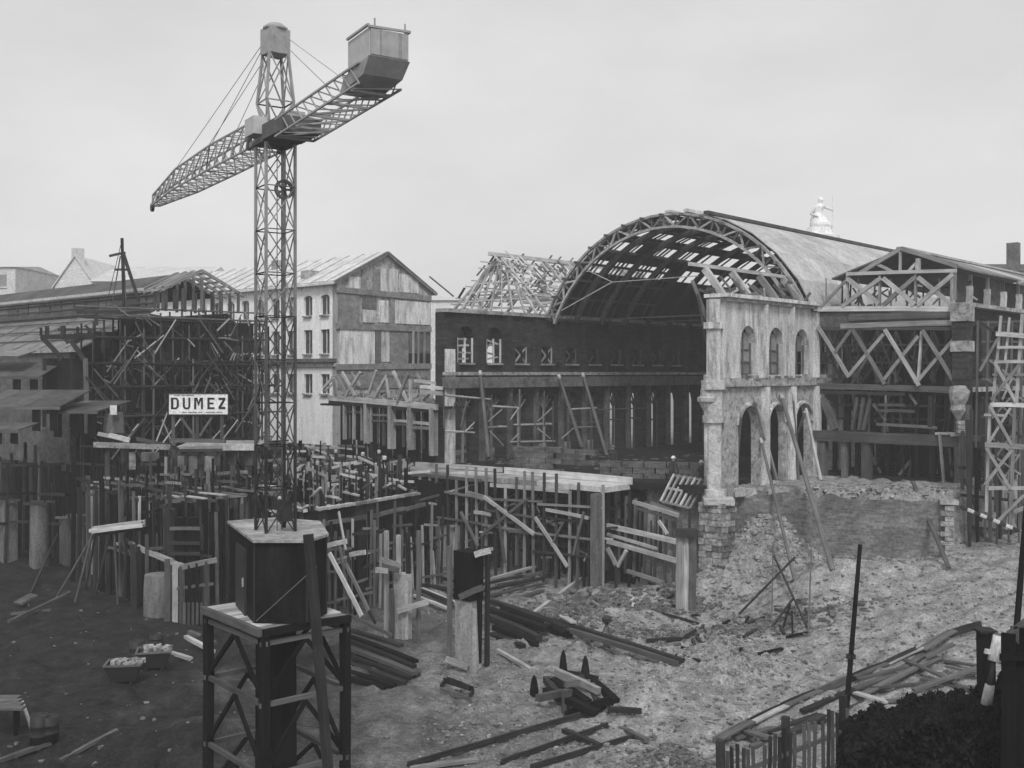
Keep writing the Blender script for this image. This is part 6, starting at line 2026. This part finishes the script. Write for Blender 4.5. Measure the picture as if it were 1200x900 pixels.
beam('post', (p.x, p.y, 1.6), (p.x, p.y, W(1155, 739, 24.4).z), .32, .32, WB, gpp)
beam('cap', (p.x - .2, p.y, W(1155, 739, 24.4).z), (p.x + .2, p.y, W(1155, 739, 24.4).z), .4, .06, WD, gpp)
bd = thing('banded_pole', W(1157, 825, 23.3), 'short white pole with dark bands leaning at right', 'pole')
a, b = W(1156, 826, 23.3), W(1170, 742, 23.3)
for f0, f1, w, m in ((0, .28, .26, WP), (.28, .62, .13, WD), (.62, .97, .26, WP), (.93, 1.0, .16, WM)):
    beam('band', a.lerp(b, f0), a.lerp(b, f1), w, w, m, bd, 'pole')
beam('arm', a.lerp(b, .72), a.lerp(b, .72) + Vector((-.22, 0, .05)), .08, .1, WP, bd)
# ------------------------------------------------------------------ two workers behind the rack, one by the sheds
def worker(px, pyhead, D, label, lean, hat):
    hd = W(px, pyhead, D)
    g0 = hd.z - 1.66
    t = thing('person', (hd.x, D, g0), label, 'person')
    me = bpy.data.meshes.new('body')
    x, y = hd.x, D
    l = lean
    vs = [(0, 0, .92), (0, 0, 1.15), (l * .05, 0, 1.38), (l * .08, -.01, 1.5), (l * .1, -.02, 1.6), (l * .1, -.03, 1.7),
          (.1, 0, .88), (.12, .02, .48), (.12, .06, .08), (.12, -.08, .03), (-.1, 0, .88), (-.13, -.05, .48), (-.13, -.02, .08), (-.13, -.16, .03),
          (.2 + l * .05, 0, 1.4), (.27, -.06, 1.14), (.2 + .1 * l, -.24, .98), (.19 + .1 * l, -.31, .95), (-.2 + l * .05, 0, 1.4), (-.27, -.04, 1.14), (-.16 + .12 * l, -.25, 1.05), (-.15 + .12 * l, -.32, 1.04)]
    ed = [(0, 1), (1, 2), (2, 3), (3, 4), (4, 5), (0, 6), (6, 7), (7, 8), (8, 9), (0, 10), (10, 11), (11, 12), (12, 13), (2, 14), (14, 15), (15, 16), (16, 17), (2, 18), (18, 19), (19, 20), (20, 21)]
    rad = [.15, .15, .17, .06, .09, .085, .1, .075, .055, .04, .1, .075, .055, .04, .075, .05, .038, .035, .075, .05, .038, .035]
    me.from_pydata([(x + a, y + b, g0 + c) for a, b, c in vs], ed, [])
    o = bpy.data.objects.new('body', me)
    me.materials.append(CLO)
    sk = o.modifiers.new('skin', 'SKIN')
    sd_ = me.skin_vertices[0].data
    for i, r_ in enumerate(rad):
        sd_[i].radius = (r_, r_ * (.8 if i < 3 else 1))
    sd_[0].use_root = True
    o.modifiers.new('sub', 'SUBSURF').levels = 2
    o.modifiers['sub'].render_levels = 2
    _link(o, Matrix.Identity(4), t)
    hc = Vector((x + l * .1, y - .03, g0 + 1.66))
    vs, fs = lathe([(.03, -.13), (.075, -.1), (.095, -.02), (.1, .05), (.085, .1), (.04, .13)], 10, hc)
    mesh('face', vs, fs, SKN, t, True)
    vs, fs = lathe([(.16, .05), (.165, .065), (.118, .075), (.115, .13), (.08, .18), (.02, .195)], 12, hc)
    mesh('hat', vs, fs, hat, t, True)
worker(788, 538, 60.4, 'worker in a pale hat, left of the pair behind the sloping rack', .5, HAT)
worker(823, 543, 60.0, 'worker in a pale hat, right of the pair by the stone pier', -.6, HAT)
worker(718, 525, 66.0, 'dim worker standing in front of the dark nave wall', .2, CLG)
worker(204, 520, 58.5, 'worker in a pale hat at the foot of the sign', .1, HAT)

hw_ = W(204, 520, 58.5)
for k in range(3):                       # plank stage of the basement grid that he stands on
    beam('stage_plank', (hw_.x - .9, hw_.y - .3 + .3 * k, hw_.z - 1.69), (hw_.x + 1.0, hw_.y - .3 + .3 * k, hw_.z - 1.69), .27, .06, WM, gf)
for s in (-.8, .9):
    beam('stage_post', (hw_.x + s, hw_.y, 0), (hw_.x + s, hw_.y, hw_.z - 1.72), .14, .14, WD, gf)
# ------------------------------------------------------------------ rubble and stones nobody could count
def scatter(name, n, gen, smin, smax, mat, label):
    V_, F_ = [], []
    base = [(-1, -1, -1), (1, -1, -1), (1, 1, -1), (-1, 1, -1), (-1, -1, 1), (1, -1, 1), (1, 1, 1), (-1, 1, 1)]
    fc = [(3, 2, 1, 0), (4, 5, 6, 7), (0, 1, 5, 4), (1, 2, 6, 5), (2, 3, 7, 6), (3, 0, 4, 7)]
    pts = np.array([gen() for _ in range(n)])
    zs = hgrid(pts[:, 0], pts[:, 1])
    for (x, y), z in zip(pts, zs):
        s = smin + (smax - smin) * U(0, 1) ** 3
        a = U(0, 6.28)
        c, s_ = math.cos(a), math.sin(a)
        k = len(V_)
        sx, sy, sz = s * U(.7, 1.5), s * U(.6, 1.1), s * U(.4, .8)
        for (bx_, by, bz) in base:
            jx, jy, jz = bx_ * sx * U(.5, 1), by * sy * U(.5, 1), bz * sz * U(.5, 1)
            V_.append((x + jx * c - jy * s_, y + jx * s_ + jy * c, z + jz + sz * .25))
        F_ += [tuple(k + i for i in f) for f in fc]
    o = mesh(name, V_, F_, mat)
    o['kind'] = 'stuff'
    o['label'] = label
    o['category'] = 'rubble'
    return o
def g_all():
    while True:
        D = U(29, 60)
        px = U(-20, 1220)
        x = (px - CX) * D / F
        if U(0, 1) < (.05 if x < -3 else 1):
            return x, D
def g_east():
    while True:
        x, y = g_all()
        if x > -4:
            return x, y
def g_heap(cx, cy, rx, ry):
    def f():
        return RN.gauss(cx, rx), RN.gauss(cy, ry)
    return f
scatter('rubble', 9000, g_all, .02, .11, CLOD, 'small stones and clods strewn over the pit floor')
scatter('rubble', 3200, g_east, .02, .08, RUB, 'pale pebbles and chips strewn over the pit floor')
scatter('gravel', 2200, g_heap(8.6, 43.2, 1.5, 1.2), .02, .09, RUB, 'gravel covering the pale mound at middle right')
scatter('gravel', 1500, g_heap(2.8, 50.2, 1.2, .8), .03, .12, RUBD, 'dark spoil covering the heap before the deck')
scatter('rubble', 1500, g_heap(9.6, 48.2, 3.2, .8), .04, .2, RUBD, 'broken masonry spread below the stakes')
scatter('rubble', 1400, g_heap(5.2, 53.8, 2.6, .9), .04, .2, RUBD, 'broken masonry below the wall shutter')
scatter('gravel', 900, g_heap(4.9, 31.5, 1.3, .9), .03, .12, RUBD, 'dark spoil heap at the bottom edge by the fence')
scatter('rubble', 1600, g_heap(15.5, 56.5, 3.0, .9), .04, .2, RUB, 'fallen stone on the bank under the white wall')
_pd = np.array([(U(300, 840), U(60, 82)) for _ in range(9000)])
_px = (_pd[:, 0] - CX) * _pd[:, 1] / F
_ok = plateau_sd(_px, _pd[:, 1]) > .2
_pl = list(zip(_px[_ok], _pd[:, 1][_ok]))
def g_plat():
    return _pl[RN.randrange(len(_pl))]
scatter('rubble', 3000, g_plat, .05, .3, RUBD, 'demolition rubble on the ground before the halls')

# ------------------------------------------------------------------ haze
hb_ = mesh('haze', [(-720, -80, -3), (720, -80, -3), (720, 1450, -3), (-720, 1450, -3), (-720, -80, 33), (720, -80, 33), (720, 1450, 33), (-720, 1450, 33)],
           [(3, 2, 1, 0), (4, 5, 6, 7), (0, 1, 5, 4), (1, 2, 6, 5), (2, 3, 7, 6), (3, 0, 4, 7)], SOIL)
hm = bpy.data.materials.new('haze')
hm.use_nodes = True
hm.node_tree.nodes.clear()
ho = hm.node_tree.nodes.new('ShaderNodeOutputMaterial')
hv = hm.node_tree.nodes.new('ShaderNodeVolumePrincipled')
hv.inputs['Color'].default_value = (.95, .95, .95, 1)
hv.inputs['Density'].default_value = 0.0009
hm.node_tree.links.new(hv.outputs[0], ho.inputs['Volume'])
hb_.data.materials.clear()
hb_.data.materials.append(hm)
hb_['kind'] = 'stuff'
hb_['label'] = 'pale haze over the whole site'
